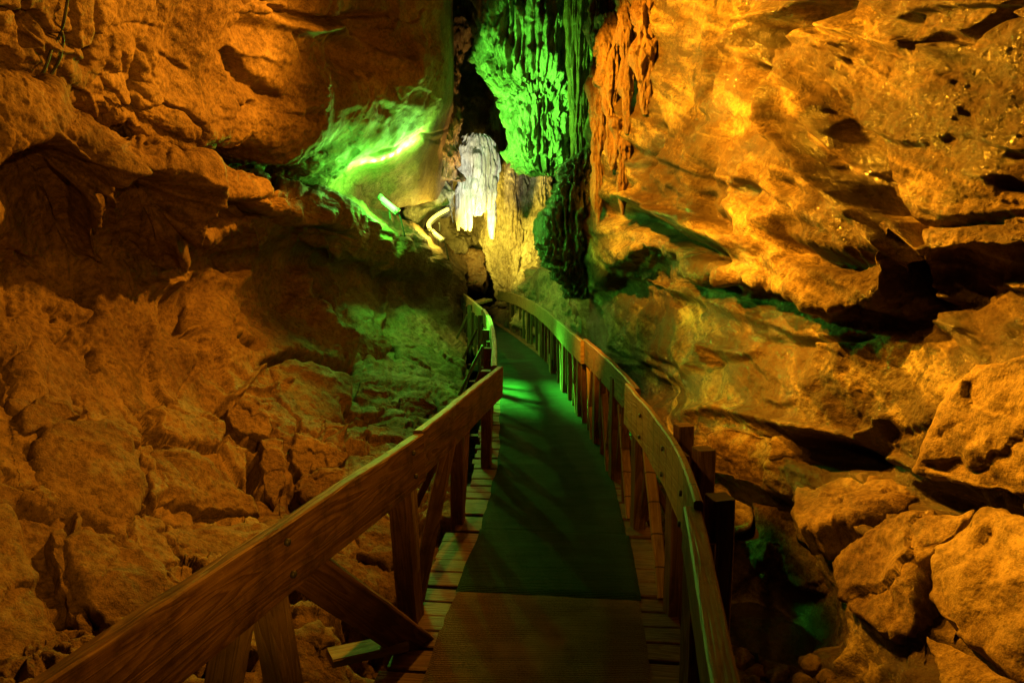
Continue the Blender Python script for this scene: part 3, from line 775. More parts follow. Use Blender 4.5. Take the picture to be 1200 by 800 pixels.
def slab(name, label, outline, bvh=None, depth=None, lift=0.10, thick=0.35, mat=None, seed=0, dome=0.05, group=None, normal=None, tilt=0.0, rough=1.0, grow=1.0, cat='rock'):
    o = np.array(outline, float)
    c = o.mean(0)
    pts = []
    if bvh is not None:
        for q in list(o) + [c] + list((o + c) / 2):
            h = hit(bvh, *q)
            if h is not None: pts.append(h)
    if len(pts) >= 3 and normal is None:
        A = np.array(pts); m = np.median(A, axis=0)
        _, _, vt = np.linalg.svd(A - A.mean(0)); n = vt[2]
    else:
        m = P(c[0], c[1], depth) if depth else np.array(pts[-1])
        n = np.array(normal if normal is not None else (0, -1, 0.3), float)
    n = n / np.linalg.norm(n)
    if depth: m = P(c[0], c[1], depth)
    camp = np.array([0, 0, CAM_Z])
    if ((camp - m) * n).sum() < 0: n = -n
    view = (camp - m) / np.linalg.norm(camp - m)
    n = n * 0.7 + view * 0.3; n[2] += tilt; n /= np.linalg.norm(n)
    m = m + n * lift
    def onplane(uv):
        r = ray(uv[:, 0], uv[:, 1])
        k = ((m - camp) @ n) / (r @ n)
        return camp + r * k[:, None]
    # smooth closed outline through the corners
    NT = 150
    k = np.arange(len(o) + 1); oc = np.vstack([o, o[:1]])
    seg = np.linalg.norm(np.diff(oc, axis=0), axis=1); cum = np.concatenate([[0], np.cumsum(seg)])
    s = np.linspace(0, cum[-1], NT, endpoint=False)
    ring = np.stack([np.interp(s, cum, oc[:, 0]), np.interp(s, cum, oc[:, 1])], -1)
    jr = np.random.default_rng(seed + 500)
    ring = ring + (np.stack([fbm(np.stack([ring[:, 0] / 14, ring[:, 1] / 14, np.full(NT, seed * 1.7)], -1), 3, seed=seed), fbm(np.stack([ring[:, 0] / 14, ring[:, 1] / 14, np.full(NT, 50 + seed * 1.7)], -1), 3, seed=seed + 1)], -1)) * min(4.0, seg.mean() * .12)
    for _ in range(1):
        ring = (np.roll(ring, 1, 0) + ring * 2 + np.roll(ring, -1, 0)) / 4
    ring = c + (ring - c) * grow
    R3 = onplane(ring); C3 = onplane(c[None])[0]
    size = np.linalg.norm(R3 - C3, axis=1).mean()
    ts = list(np.linspace(0.0, 0.86, 26)) + [0.9, 0.94, 0.97, 0.99, 1.0]
    prof = [dome * size * (1 - t ** 2) - (0.10 * size) * max(0, (t - 0.86) / 0.14) ** 2.5 for t in ts]
    sides = [(1.01, 0.25), (1.02, 0.45), (1.03, 0.7), (1.03, 1.0), (0.7, 1.15)]
    P3 = []
    for t, h in zip(ts, prof):
        P3.append(C3 + (R3 - C3) * t + n * h)
    for g, dp in sides:
        P3.append(C3 + (R3 - C3) * g - n * (0.10 * size + dp * thick))
    V = np.array(P3)
    nr = len(V)
    flat = V.reshape(-1, 3)
    nn = grid_normals(np.concatenate([V, V[:, :1]], 1))[:, :-1]
    nn = face_camera(V, nn)
    side_w = np.clip((np.arange(nr) - 24) / 6.0, 0, 1)[:, None]
    nd = n * (1 - side_w[..., None]) + (R3 - C3)[None] / (np.linalg.norm(R3 - C3, axis=1)[None, :, None] + 1e-9) * side_w[..., None]
    q = flat + seed * 3.17
    d = rough * size * (0.08 * fbm(q * (1.2 / max(size, .15)), 3, seed=seed) + 0.022 * fbm(q * (4.0 / max(size, .3)), 3, seed=seed + 5)) \
        + rough * chunk(q, 0.8 / max(size, 0.15), 0.12 * size, 0.012 * size, 0.06, seed + 9)
    V = V + nd * d.reshape(nr, NT)[..., None]
    verts = V.reshape(-1, 3)
    # centre is one vertex per ring column; a collapsed ring is harmless but close the back
    back = len(verts)
    verts = np.vstack([verts, V[-1].mean(0)[None]])
    f = grid_faces(nr, NT, wrap=True)[NT:]
    # centre fan
    f0 = np.stack([np.zeros(NT, int), NT + np.arange(NT), NT + (np.arange(NT) + 1) % NT], -1)
    fb = np.stack([np.full(NT, back), (nr - 1) * NT + (np.arange(NT) + 1) % NT, (nr - 1) * NT + np.arange(NT)], -1)
    verts[0] = V[0].mean(0)
    faces = [tuple(x) for x in f.tolist()] + [tuple(x) for x in f0.tolist()] + [tuple(x) for x in fb.tolist()]
    me = mesh_from(name, verts, faces)
    import bmesh
    bm = bmesh.new(); bm.from_mesh(me)
    loose = [v for v in bm.verts if not v.link_faces]
    bmesh.ops.delete(bm, geom=loose, context='VERTS')
    bmesh.ops.recalc_face_normals(bm, faces=bm.faces)
    bm.to_mesh(me); bm.free()
    ob = link(name, me, mat)
    recentre(ob)
    return tag(ob, label, cat, group)


GL = 'broken limestone blocks on the left slope'
slab('rock_slab', 'largest flat brown slab on the left slope, upright above the split stick-like ridge', [(38, 508), (75, 490), (130, 486), (158, 500), (166, 540), (170, 565), (160, 622), (128, 620), (100, 612), (58, 606), (42, 560)], LWB, lift=.12, mat=M_SLAB, seed=1, group=GL)
slab('rock_slab', 'tilted wedge slab above the long black gap on the left slope', [(160, 540), (185, 524), (232, 528), (266, 548), (300, 588), (308, 602), (285, 598), (240, 597), (190, 590), (165, 572)], LWB, lift=.20, mat=M_SLAB, seed=2, group=GL)
slab('rock_slab', 'low slab under the long black gap, behind the left handrail', [(180, 622), (205, 616), (255, 612), (310, 610), (350, 622), (310, 648), (250, 672), (215, 655), (185, 638)], LWB, lift=.06, mat=M_SLAB, seed=3, group=GL)
slab('rock_slab', 'pale slab touching the near end of the left handrail', [(72, 628), (95, 618), (130, 622), (165, 640), (205, 668), (235, 692), (215, 730), (150, 760), (110, 720), (85, 670)], LWB, lift=.12, mat=M_SLAB, seed=4, group=GL)
slab('rock_slab', 'yellowish boulder cut by the left picture edge low down', [(-70, 600), (-20, 585), (15, 588), (32, 625), (52, 685), (72, 740), (95, 770), (60, 830), (-60, 860)], LWB, lift=.14, mat=M_SLAB, seed=5, group=GL)
slab('rock', 'small dark rock lying above the largest flat slab', [(25, 480), (45, 462), (80, 468), (92, 488), (62, 500), (30, 506)], LWB, lift=.10, mat=M_SLAB, seed=6, group=GL)
slab('rock', 'small block with a dark undercut in the middle of the left slope', [(266, 478), (298, 462), (315, 478), (318, 512), (290, 510), (270, 500)], LWB, lift=.12, mat=M_SLAB, seed=7, group=GL)
slab('rock', 'flat-topped rock in the notch just above the long left handrail', [(340, 535), (346, 505), (375, 513), (412, 530), (396, 548), (352, 560)], LWB, lift=.14, mat=M_SLAB, seed=8, group=GL)
slab('rock', 'reddish rock seen under the second left rail board', [(412, 605), (440, 590), (470, 615), (482, 640), (455, 668), (420, 645)], LWB, lift=.14, mat=M_SLAB, seed=9, group=GL)
slab('rock', 'low rock beside the wide dark diagonal brace', [(380, 640), (428, 660), (446, 685), (430, 702), (398, 692), (374, 668)], LWB, lift=.10, mat=M_SLAB, seed=10, group=GL)
slab('rock_slab', 'broad red-brown slab under the dark horizontal crack', [(310, 430), (346, 420), (400, 434), (420, 442), (412, 468), (400, 500), (372, 508), (330, 480)], LWB, lift=.10, mat=M_SLAB, seed=11, group=GL)
slab('rock', 'wedge rock between the broad red-brown slab and the green-lit slabs', [(420, 445), (455, 452), (462, 480), (438, 495), (416, 474)], LWB, lift=.12, mat=M_SLAB, seed=12, group=GL)
slab('rock_slab', 'green-lit slab reaching the far left posts', [(462, 398), (500, 402), (546, 422), (546, 444), (512, 455), (472, 432)], LWB, lift=.16, mat=M_SLAB, seed=13, group=GL)
slab('rock', 'upright brown block just above the far left rail board', [(465, 462), (500, 456), (512, 476), (490, 496), (466, 486)], LWB, lift=.14, mat=M_SLAB, seed=14, group=GL)
slab('rock', 'green-lit stone on the slope below the hollow wall', [(400, 392), (430, 388), (462, 404), (448, 424), (418, 420)], LWB, lift=.12, mat=M_SLAB, seed=15, group=GL)
slab('rock', 'brown stone tucked under the notch rock beside the left handrail', [(352, 556), (396, 546), (420, 560), (400, 585), (366, 590), (345, 575)], LWB, lift=.10, mat=M_SLAB, seed=16, group=GL)
slab('rock', 'narrow upright block beside the wedge slab on the left slope', [(306, 510), (332, 512), (336, 560), (322, 596), (308, 570)], LWB, lift=.10, mat=M_SLAB, seed=17, group=GL)
slab('rock', 'thin twisted rock ridge in the dark cleft at lower left', [(58, 625), (74, 618), (82, 650), (92, 700), (112, 745), (100, 750), (80, 715), (68, 670)], LWB, lift=.10, thick=.2, mat=M_SLAB, seed=18, group=GL)
slab('rock_slab', 'brown slab seen under the near left handrail between its posts', [(335, 740), (375, 722), (402, 752), (412, 800), (400, 860), (330, 860)], LWB, lift=.06, mat=M_SLAB, seed=19, group=GL)
slab('rock', 'small red stone low behind the second left post', [(425, 560), (455, 545), (480, 560), (470, 590), (440, 596)], LWB, lift=.10, mat=M_SLAB, seed=20, group=GL)

GR = 'wet boulders below the right wall'
slab('boulder', 'largest smooth boulder at the lower right corner', [(1082, 690), (1096, 640), (1150, 602), (1200, 606), (1270, 640), (1300, 760), (1240, 830), (1186, 792), (1130, 756), (1090, 722)], RWB, lift=.17, thick=.5, mat=M_BOULD, seed=31, group=GR, dome=.06, rough=1.5)
slab('boulder', 'lumpy wet boulder left of the largest smooth boulder', [(972, 655), (1000, 622), (1040, 602), (1100, 592), (1142, 594), (1100, 640), (1076, 665), (1070, 735), (1030, 745), (985, 716)], RWB, lift=.17, thick=.5, mat=M_BOULD, seed=32, group=GR, dome=.06, rough=1.7)
slab('boulder', 'flat-topped wet slab above the lumpy boulder', [(922, 596), (935, 566), (962, 558), (1040, 558), (1068, 570), (1052, 592), (1000, 604), (955, 618), (930, 612)], RWB, lift=.06, thick=.2, mat=M_BOULD, seed=33, group=GR)
slab('boulder', 'huge smooth buttress rock at the right picture edge', [(1062, 552), (1084, 500), (1112, 455), (1140, 425), (1230, 396), (1320, 470), (1300, 560), (1200, 590), (1130, 578)], RWB, lift=.17, thick=.6, mat=M_BOULD, seed=34, group=GR, dome=.06, rough=1.3)
slab('boulder', 'low boulder under the largest smooth boulder', [(1085, 742), (1130, 760), (1186, 796), (1210, 850), (1150, 850), (1105, 810)], RWB, lift=.20, thick=.4, mat=M_BOULD, seed=35, group=GR)
slab('boulder', 'dark rounded rock beside the curved right handrail', [(806, 525), (846, 498), (915, 512), (944, 552), (912, 582), (862, 566), (828, 552)], RWB, lift=.12, thick=.5, mat=M_BOULD, seed=36, group=GR, dome=.05, rough=1.6)
slab('boulder', 'rough boulder between the dark rounded rock and the flat-topped slab', [(880, 590), (920, 600), (965, 640), (972, 700), (930, 690), (890, 640)], RWB, lift=.05, thick=.4, mat=M_BOULD, seed=37, group=GR)

GC = 'loose cobbles in the gap below the right railing'
for k, (u, v, r) in enumerate([(884, 752, 15), (905, 770, 13), (928, 768, 12), (948, 776, 14), (912, 792, 15), (886, 785, 12), (968, 792, 13), (938, 796, 12), (868, 768, 14), (930, 748, 11)]):
    out = [(u + r * math.cos(a) * (1 + .25 * math.sin(3 * a + k)), v + r * .8 * math.sin(a)) for a in np.linspace(0, 2 * PI, 9)[:-1]]
    slab('cobble', 'brown cobble lying in the dark gap below the right railing', out, RWB, lift=.05, thick=.08, mat=M_BOULD, seed=50 + k, group=GC, dome=.35, cat='stone')


# ------------------------------------------------------------------ dripstone
def dripstone(name, label, rows, mat, seed=0, flute=0.05, ff=9.0, lump=0.05, depth=0.8, n=200, group=None, cat='flowstone', zs=1.0, pipes=0, pamp=0.0):
    """a body of dripstone: rows are (v, left u, right u, distance), closed all round"""
    rows = sorted(rows)
    vs = np.array([r[0] for r in rows], float)
    v = np.arange(vs[0], vs[-1] + .01, 1.2)
    L = pchip(v, vs, [r[1] for r in rows]); R = pchip(v, vs, [r[2] for r in rows]); D = pchip(v, vs, [r[3] for r in rows])
    a = np.linspace(0, 2 * PI, n, endpoint=False)
    cx = (L + R) / 2
    C = P(cx, v, D); rx = (R - L) / 2 * D / 800.0
    ca = np.cos(a)[None]; sa = np.sin(a)[None]
    V = np.stack([C[:, 0:1] + rx[:, None] * np.sign(ca) * np.abs(ca) ** .85, C[:, 1:2] + np.maximum(rx[:, None] * depth, 0.04) * np.sign(sa) * np.abs(sa) ** .85, np.repeat(C[:, 2:3], n, 1)], -1)
    q = V.reshape(-1, 3) + seed * 2.7
    d = flute * ridged(q * np.array([ff, ff, 0.55 * zs]), 3, seed=seed) * .7 + lump * fbm(q * np.array([3, 3, 2.2]), 4, seed=seed + 3) \
        + 0.25 * flute * fbm(q * np.array([30, 30, 5]), 2, seed=seed + 7) - flute * .5
    d = d.reshape(V.shape[:2])
    if pipes:
        zz = V[..., 2] * .9; ph = fbm(np.stack([zz.ravel(), np.full(zz.size, seed * 3.1), np.tile(a, nr_ := len(v)) * .6], -1), 2, seed=seed + 20).reshape(zz.shape)
        d = d + pamp * (np.abs(np.sin(a[None] * pipes / 2 + 1.6 * ph)) ** .6 - .6) + pamp * .5 * np.abs(np.sin(a[None] * pipes * .23 + 3 * ph))
    d = d * np.clip(rx[:, None] / 0.15, 0.15, 1)
    out = np.stack([np.broadcast_to(ca, d.shape), np.broadcast_to(sa, d.shape), np.zeros_like(d)], -1)
    V = V + out * d[..., None]
    V[..., 2] += (0.5 * lump * fbm(V.reshape(-1, 3) * np.array([6, 6, 1]), 2, seed=seed + 11)).reshape(d.shape)
    nr = len(v)
    verts = np.vstack([V.reshape(-1, 3), V[0].mean(0)[None], V[-1].mean(0)[None]])
    f = [tuple(x) for x in grid_faces(nr, n, wrap=True).tolist()]
    t, b = nr * n, nr * n + 1
    for k in range(n):
        f.append((t, k, (k + 1) % n)); f.append((b, (nr - 1) * n + (k + 1) % n, (nr - 1) * n + k))
    ob = link(name, mesh_from(name, verts, f), mat)
    recentre(ob)
    return tag(ob, label, cat, group)


dripstone('flowstone_curtain', 'tall flowstone curtain glowing bright green in the middle of the passage',
          [(-300, 556, 690, 12), (0, 563, 676, 12), (60, 565, 674, 12), (92, 570, 672, 12), (106, 586, 670, 12), (122, 598, 668, 12.1), (180, 603, 664, 12.2), (196, 612, 662, 12.3), (206, 632, 656, 12.4)], M_CURT, seed=1, flute=.13, ff=8, lump=.17, depth=.55, n=520, pipes=30, pamp=.06)
dripstone('stalactite', 'slim green-edged pillar hanging right beside the green flowstone curtain',
          [(-300, 662, 692, 11.3), (0, 664, 690, 11.3), (100, 667, 688, 11.3), (170, 670, 686, 11.2), (205, 670, 682, 11.1), (232, 664, 676, 11)], M_RED, seed=2, flute=.05, ff=14, lump=.03, cat='stalactite')
dripstone('flowstone', 'lacy green drapery between the slim pillar and the orange right wall',
          [(175, 680, 690, 10.8), (200, 664, 694, 10.7), (235, 650, 698, 10.6), (262, 634, 694, 10.6), (290, 636, 690, 10.7), (320, 650, 690, 10.8), (350, 668, 692, 10.9)], M_DRAPE, seed=3, flute=.16, ff=11, lump=.10, depth=.6, n=300)
wf = dripstone('flowstone', 'white fluted flowstone cascade above the yellow lamps',
               [(157, 552, 568, 15), (163, 546, 575, 15), (176, 542, 578, 14.95), (200, 540, 580, 14.9), (222, 540, 579, 14.85), (236, 546, 572, 14.9), (246, 552, 566, 14.95), (254, 556, 561, 15)], M_WHITE, seed=4, flute=.04, ff=14, lump=.06, depth=.55, n=420, pipes=22, pamp=.08)
rd = random.Random(11)
for k in range(24):
    u = 537 + 42 * ((k * 0.618) % 1.0); r = rd.uniform(2.4, 4.2)
    top = 168 + abs(u - 560) * 1.3 + rd.uniform(0, 34); bot = top + rd.uniform(30, 62)
    if u < 552: bot = rd.uniform(262, 281)
    bot = min(bot, 282)
    m1 = top + (bot - top) * .45
    d0 = 14.62 + .010 * abs(u - 558) + rd.uniform(-.05, .05)
    ch = dripstone('drip', None, [(top, u - r * .7, u + r * .7, d0 + .2), (top + 7, u - r * 1.1, u + r * 1.1, d0 + .05), (m1, u - r, u + r, d0), (m1 + 6, u - r * 1.15, u + r * 1.15, d0 - .02), (bot - 6, u - r * .7, u + r * .7, d0), (bot, u - r * .3, u + r * .3, d0)],
                   M_WHITE, seed=90 + k, flute=.03, ff=18, lump=.05, depth=.8, n=70, cat=None)
    bpy.context.view_layer.update()
    ch.parent = wf; ch.matrix_parent_inverse = wf.matrix_world.inverted()
dripstone('cave_column', 'thick tan column right of the white flowstone cascade',
          [(30, 568, 600, 17.6), (100, 572, 602, 17.4), (150, 576, 604, 17.3), (190, 578, 614, 17.2), (230, 572, 624, 17.1), (275, 570, 628, 17.1), (310, 576, 628, 17.2), (336, 584, 630, 17.3), (352, 588, 634, 17.4)], M_TAN, seed=5, flute=.13, ff=5, lump=.10, depth=.7, n=300, cat='column', pipes=14, pamp=.08)
dripstone('cave_column', 'brown rock pillar at the edge of the left overhang',
          [(-300, 520, 560, 13.6), (0, 527, 556, 13.6), (50, 529, 552, 13.6), (75, 526, 540, 13.6), (130, 518, 538, 13.5), (180, 515, 536, 13.4), (212, 516, 534, 13.5)], M_RED, seed=6, flute=.08, ff=6, lump=.16, cat='column')
dripstone('cave_column', 'dark green column behind the lacy drapery',
          [(120, 618, 648, 17), (200, 620, 644, 17), (260, 616, 642, 16.8), (310, 612, 650, 16.5), (350, 600, 660, 16)], M_TAN, seed=7, flute=.10, ff=5, lump=.10, cat='column')
slab('rock', 'pale rock shelf beside the upper yellow lamp', [(470, 222), (495, 208), (520, 206), (536, 222), (528, 240), (505, 246), (490, 262), (474, 250)], None, depth=13.6, normal=(.2, -1, .5), lift=0, thick=.6, mat=M_CURT, seed=61, rough=1.5)
slab('rock', 'orange-lit boulder heap at the far end of the walkway', [(538, 300), (550, 292), (566, 296), (572, 315), (566, 335), (545, 336), (536, 320)], None, depth=17.2, normal=(0, -1, .4), lift=0, thick=.8, mat=M_RED, seed=62, rough=1.6)
slab('boulder', 'yellowish humped rock behind the far right railing', [(608, 335), (630, 314), (655, 312), (676, 330), (690, 360), (692, 395), (660, 400), (625, 375)], None, depth=12.8, normal=(-.4, -1, .4), lift=0, thick=1.0, mat=M_TAN, seed=63, rough=1.5)

GS = 'rusty stalactites on the upper right wall'
sts = [('long rusty stalactite nearest the green pillar', [(-60, 688, 716, 10.1), (60, 690, 712, 9.9), (140, 693, 710, 9.8), (190, 697, 706, 9.8), (205, 699, 702, 9.8)]),
       ('thick rusty stalactite with a bulb end, second from the green pillar', [(20, 700, 734, 9.6), (70, 702, 728, 9.4), (120, 706, 726, 9.4), (150, 710, 721, 9.3), (172, 708, 725, 9.3), (190, 711, 722, 9.3), (202, 714, 718, 9.3)]),
       ('slender stalactite hanging over the dark gap of the right wall', [(-10, 720, 748, 9.3), (60, 726, 743, 9.1), (100, 728, 741, 9.1), (140, 731, 738, 9.0), (158, 733, 736, 9.0)]),
       ('broad orange stalactite right of the dark gap', [(-20, 738, 782, 9.0), (40, 742, 772, 8.8), (90, 747, 768, 8.7), (120, 750, 762, 8.7), (136, 754, 759, 8.7)]),
       ('short stalactite low under the bulb-ended one', [(140, 714, 746, 9.2), (180, 720, 740, 9.1), (215, 723, 736, 9.0), (240, 726, 733, 9.0), (252, 728, 731, 9.0)]),
       ('stubby brown stalactite above the lacy drapery', [(90, 692, 710, 9.9), (170, 692, 708, 9.8), (230, 695, 706, 9.7), (258, 698, 703, 9.7), (268, 699, 702, 9.7)])]
for k, (lb, rw) in enumerate(sts):
    rw = [(a, b, c, d + .22) for a, b, c, d in rw]
    dripstone('stalactite', lb, rw, M_RED, seed=70 + k, flute=.05, ff=12, lump=.12, n=110, group=GS, cat='stalactite')


# ------------------------------------------------------------------ timber
def sweep(name, path, w, h, mat, parent, up=(0, 0, 1), bevel=0.006, wob=0.003, seed=0, step=0.06, lean=None):
    """a board along a path: w across (horizontal), h along up; chamfered edges, UV in metres"""
    path = np.array(path, float)
    seg = np.linalg.norm(np.diff(path, axis=0), axis=1); cum = np.concatenate([[0], np.cumsum(seg)])
    ns = max(3, int(cum[-1] / step) + 1)
    s = np.linspace(0, cum[-1], ns)
    pts = np.stack([pchip(s, cum, path[:, k]) if len(path) > 2 else np.interp(s, cum, path[:, k]) for k in range(3)], -1)
    tan = np.gradient(pts, axis=0); tan /= np.linalg.norm(tan, axis=1, keepdims=True)
    up = np.array(up, float)
    side = np.cross(tan, up); side /= np.linalg.norm(side, axis=1, keepdims=True)
    upv = np.cross(side, tan)
    b = bevel; W, H = w / 2, h / 2
    # corner loop with chamfers and a few points along the faces
    loop = []
    def edge(p0, p1, k):
        for j in range(k): loop.append((p0[0] + (p1[0] - p0[0]) * j / k, p0[1] + (p1[1] - p0[1]) * j / k))
    c = [(-W + b, -H), (W - b, -H), (W, -H + b), (W, H - b), (W - b, H), (-W + b, H), (-W, H - b), (-W, -H + b)]
    for k in range(8):
        edge(c[k], c[(k + 1) % 8], 1 if k % 2 else 3)
    loop = np.array(loop); nl = len(loop)
    per = np.concatenate([[0], np.cumsum(np.linalg.norm(np.diff(np.vstack([loop, loop[:1]]), axis=0), axis=1))])
    V = pts[:, None, :] + side[:, None, :] * loop[None, :, 0:1] + upv[:, None, :] * loop[None, :, 1:2]
    q = V.reshape(-1, 3) * 3.0 + seed
    V = V + (np.stack([vnoise(q, 1), vnoise(q + 5, 2), vnoise(q + 9, 3)], -1) * wob).reshape(V.shape)
    q = V.reshape(-1, 3) * 22 + seed
    V = V + (np.stack([vnoise(q, 1), vnoise(q + 5, 2), vnoise(q + 9, 3)], -1) * wob * .4).reshape(V.shape)
    # uv seam: duplicate the first loop vertex
    V = np.concatenate([V, V[:, :1]], 1)
    UV = np.stack([np.repeat(s[:, None], nl + 1, 1), np.repeat(per[None, :], ns, 0)], -1)
    verts = V.reshape(-1, 3); uvs = UV.reshape(-1, 2)
    f = [tuple(x) for x in grid_faces(ns, nl + 1).tolist()]
    base = len(verts)
    for end, rev in ((0, False), (ns - 1, True)):
        ring = V[end, :nl]
        st = len(verts)
        verts = np.vstack([verts, ring]); uvs = np.vstack([uvs, loop * 0.3 + 3.3])
        ids = list(range(st, st + nl))
        f.append(tuple(ids if rev else ids[::-1]))
    me = mesh_from(name, verts, f, smooth=False, uvs=uvs)
    return link(name, me, mat, parent)


def tube(name, pts, r, mat, parent=None, n=8, step=0.02):
    pts = np.array(pts, float)
    cum = np.concatenate([[0], np.cumsum(np.linalg.norm(np.diff(pts, axis=0), axis=1))])
    s = np.linspace(0, cum[-1], max(4, int(cum[-1] / step)))
    c = pchip(s, cum, pts)
    tan = np.gradient(c, axis=0); tan /= np.linalg.norm(tan, axis=1, keepdims=True)
    ref = np.array([0.3, 0.9, 0.2]); side = np.cross(tan, ref); side /= np.linalg.norm(side, axis=1, keepdims=True); up = np.cross(side, tan)
    a = np.linspace(0, 2 * PI, n, endpoint=False)
    V = c[:, None] + r * (side[:, None] * np.cos(a)[None, :, None] + up[:, None] * np.sin(a)[None, :, None])
    f = [tuple(x) for x in grid_faces(len(s), n, wrap=True).tolist()]
    f.append(tuple(range(n))); f.append(tuple((len(s) - 1) * n + k for k in range(n - 1, -1, -1)))
    return link(name, mesh_from(name, V.reshape(-1, 3), f), mat, parent)


# deck edges: where the boards end left and right of the carpet, found on the plane z = 0
def edge_line(pix, z=0.0):
    return np.array([onz(u, v, z) for u, v in pix])


# centre line as a function of y, with a half width of 0.43 for the carpet and 0.58 for the deck
cy = np.array([-1.5, 0.2, 1.2, 2.38, 3.1, 3.86, 5.16, 6.25, 8.4, 9.73, 11.3, 13.0, 14.2, 16, 19.5])
cc = np.array([-0.62, -0.24, -0.05, 0.091, 0.164, 0.242, 0.315, 0.316, 0.251, 0.15, -0.05, -0.30, -0.50, -0.80, -1.4])
yy = np.arange(-1.5, 19.4, 0.02)
xx = pchip(yy, cy, cc)
dx = np.gradient(xx, yy)
nrm = np.stack([1 / np.sqrt(1 + dx**2), -dx / np.sqrt(1 + dx**2)], -1)


def side_pt(y, off, z=0.0):
    k = int(np.clip(round((y + 1.5) / 0.02), 0, len(yy) - 1))
    return np.array([xx[k] + nrm[k, 0] * off, yy[k] + nrm[k, 1] * off, z])


walk = empty('boardwalk', (0.1, 3, -0.1), 'raised plank boardwalk winding away down the middle of the cave', 'boardwalk')
# planks: one mesh, each plank a box of its own colour offset through UV
PV, PF, PU = [], [], []
y = -1.4; kpl = 0
while y < 19.2:
    wpl = 0.125 + random.uniform(-.012, .012)
    gap = random.uniform(.006, .016)
    hl = 0.60 + random.uniform(-.02, .03); hr = 0.585 + random.uniform(-.02, .03)
    if y > 9: hl = hr = .55
    zt = random.uniform(-.006, .004)
    xs = np.linspace(-hl, hr, 9)
    st = len(PV)
    for j, xo in enumerate(xs):
        a = side_pt(y, xo); b_ = side_pt(y + wpl, xo)
        sag = random.uniform(-.0015, .0015)
        for (q, z) in ((a, zt - .045), (a, zt - .004), (a + (b_ - a) * .05, zt + sag), (b_ - (b_ - a) * .05, zt + sag), (b_, zt - .004), (b_, zt - .045)):
            PV.append((q[0], q[1], z))
        vo = kpl * 1.37
        for vv in (0, .045, .05, .05 + wpl * .9, .055 + wpl * .9, .1 + wpl):
            PU.append((xo + kpl * .77, vv + vo))
    for j in range(8):
        for m in range(5):
            a = st + j * 6 + m
            PF.append((a, a + 1, a + 7, a + 6))
        PF.append((st + j * 6 + 5, st + j * 6, st + j * 6 + 6, st + j * 6 + 11))
    PF.append(tuple(st + m for m in range(5, -1, -1))); PF.append(tuple(st + 48 + m for m in range(6)))
    y += wpl + gap; kpl += 1
link('deck', mesh_from('deck', PV, PF, smooth=False, uvs=PU), W_DECK, walk)
for off in (-0.42, 0.42):
    sweep('stringer', [side_pt(y, off, -0.155) for y in np.arange(-1.2, 19, 0.8)], .06, .20, W_POST, walk, seed=int(off * 10))
for y in np.arange(0.6, 18.5, 1.6):
    sweep('joist', [side_pt(y, -0.75, -0.32), side_pt(y, 0.75, -0.32)], .09, .12, W_POST, walk, seed=int(y * 7))
for y in np.arange(0.6, 18.5, 1.6):
    for off in (-.5, .5):
        sweep('support_post', [side_pt(y + .1, off, -1.35), side_pt(y + .1, off, -0.25)], .09, .09, W_POST, walk, up=(0, 1, 0), seed=int(y * 5))


def carpet(name, label, y0, y1, mat, zoff=0.0, hw=0.43, skew=0.0):
    ys = np.arange(y0, y1 + .001, 0.03); xs = np.linspace(-1, 1, 36)
    V = np.zeros((len(ys), len(xs), 3))
    for i, yv in enumerate(ys):
        wl = hw + .008 * math.sin(yv * 3.1) + .006 * math.sin(yv * 9.7); wr = hw + .008 * math.sin(yv * 2.3 + 1)
        for j, t in enumerate(xs):
            V[i, j] = side_pt(yv + skew * t, (wl if t < 0 else wr) * t, 0)
    q = V.reshape(-1, 3)
    z = .012 + zoff + .004 * fbm(q * np.array([1.5, 7, 1]), 3, seed=5) + .003 * fbm(q * 9, 2, seed=6)
    edge = np.minimum(np.minimum(np.arange(len(ys)), np.arange(len(ys))[::-1])[:, None], np.minimum(np.arange(36), np.arange(36)[::-1])[None])
    z = z.reshape(V.shape[:2]) - np.where(edge == 0, .010 + zoff * .9, 0)
    V[..., 2] = z
    ob = link(name, mesh_from(name, V.reshape(-1, 3), grid_faces(len(ys), 36)[:, ::-1]), mat)
    return tag(recentre(ob), label, 'carpet', 'carpet runners on the boardwalk')


carpet('carpet_runner', 'brown carpet runner nearest the camera on the boardwalk', -1.2, 3.06, C_BROWN, hw=.43)
carpet('carpet_runner', 'short dark green carpet piece between the brown runner and the far runner', 3.065, 3.84, C_GREEN, zoff=.006, hw=.44)
carpet('carpet_runner', 'long dark green carpet runner going to the far end of the boardwalk', 3.78, 19.0, C_GREEN, zoff=.001, hw=.43)

ZR = 0.82   # height of the top edge of the rails
RH = 0.22


def rail_pts(pix, dz=0.0):
    return [onz(u, v, ZR) + np.array([0, 0, -RH / 2 + dz]) for u, v in pix]


lefts = empty('railing', (-0.5, 3, 0), 'dark wooden railing along the left side of the boardwalk, one long near board', 'railing', 'boardwalk railings')
rights = empty('railing', (0.7, 3, 0), 'wooden railing along the right side of the boardwalk with a pale curved board', 'railing', 'boardwalk railings')

# left rail boards
sweep('rail', rail_pts([(-560, 1215), (40, 800), (250, 663), (380, 580), (492, 507)]), .045, RH, W_RAIL, lefts, seed=1, wob=.006)
sweep('rail', [p + np.array([.045, 0, .012]) for p in rail_pts([(478, 507), (530, 468), (578, 431)])], .045, RH, W_RAIL, lefts, seed=2, wob=.005)
sweep('rail', rail_pts([(579, 428), (579, 400), (575, 376), (567, 362)]), .045, RH, W_RAIL, lefts, seed=3)
sweep('rail', rail_pts([(566, 361), (553, 350), (541, 341)]), .05, .18, W_PALE, lefts, seed=4)
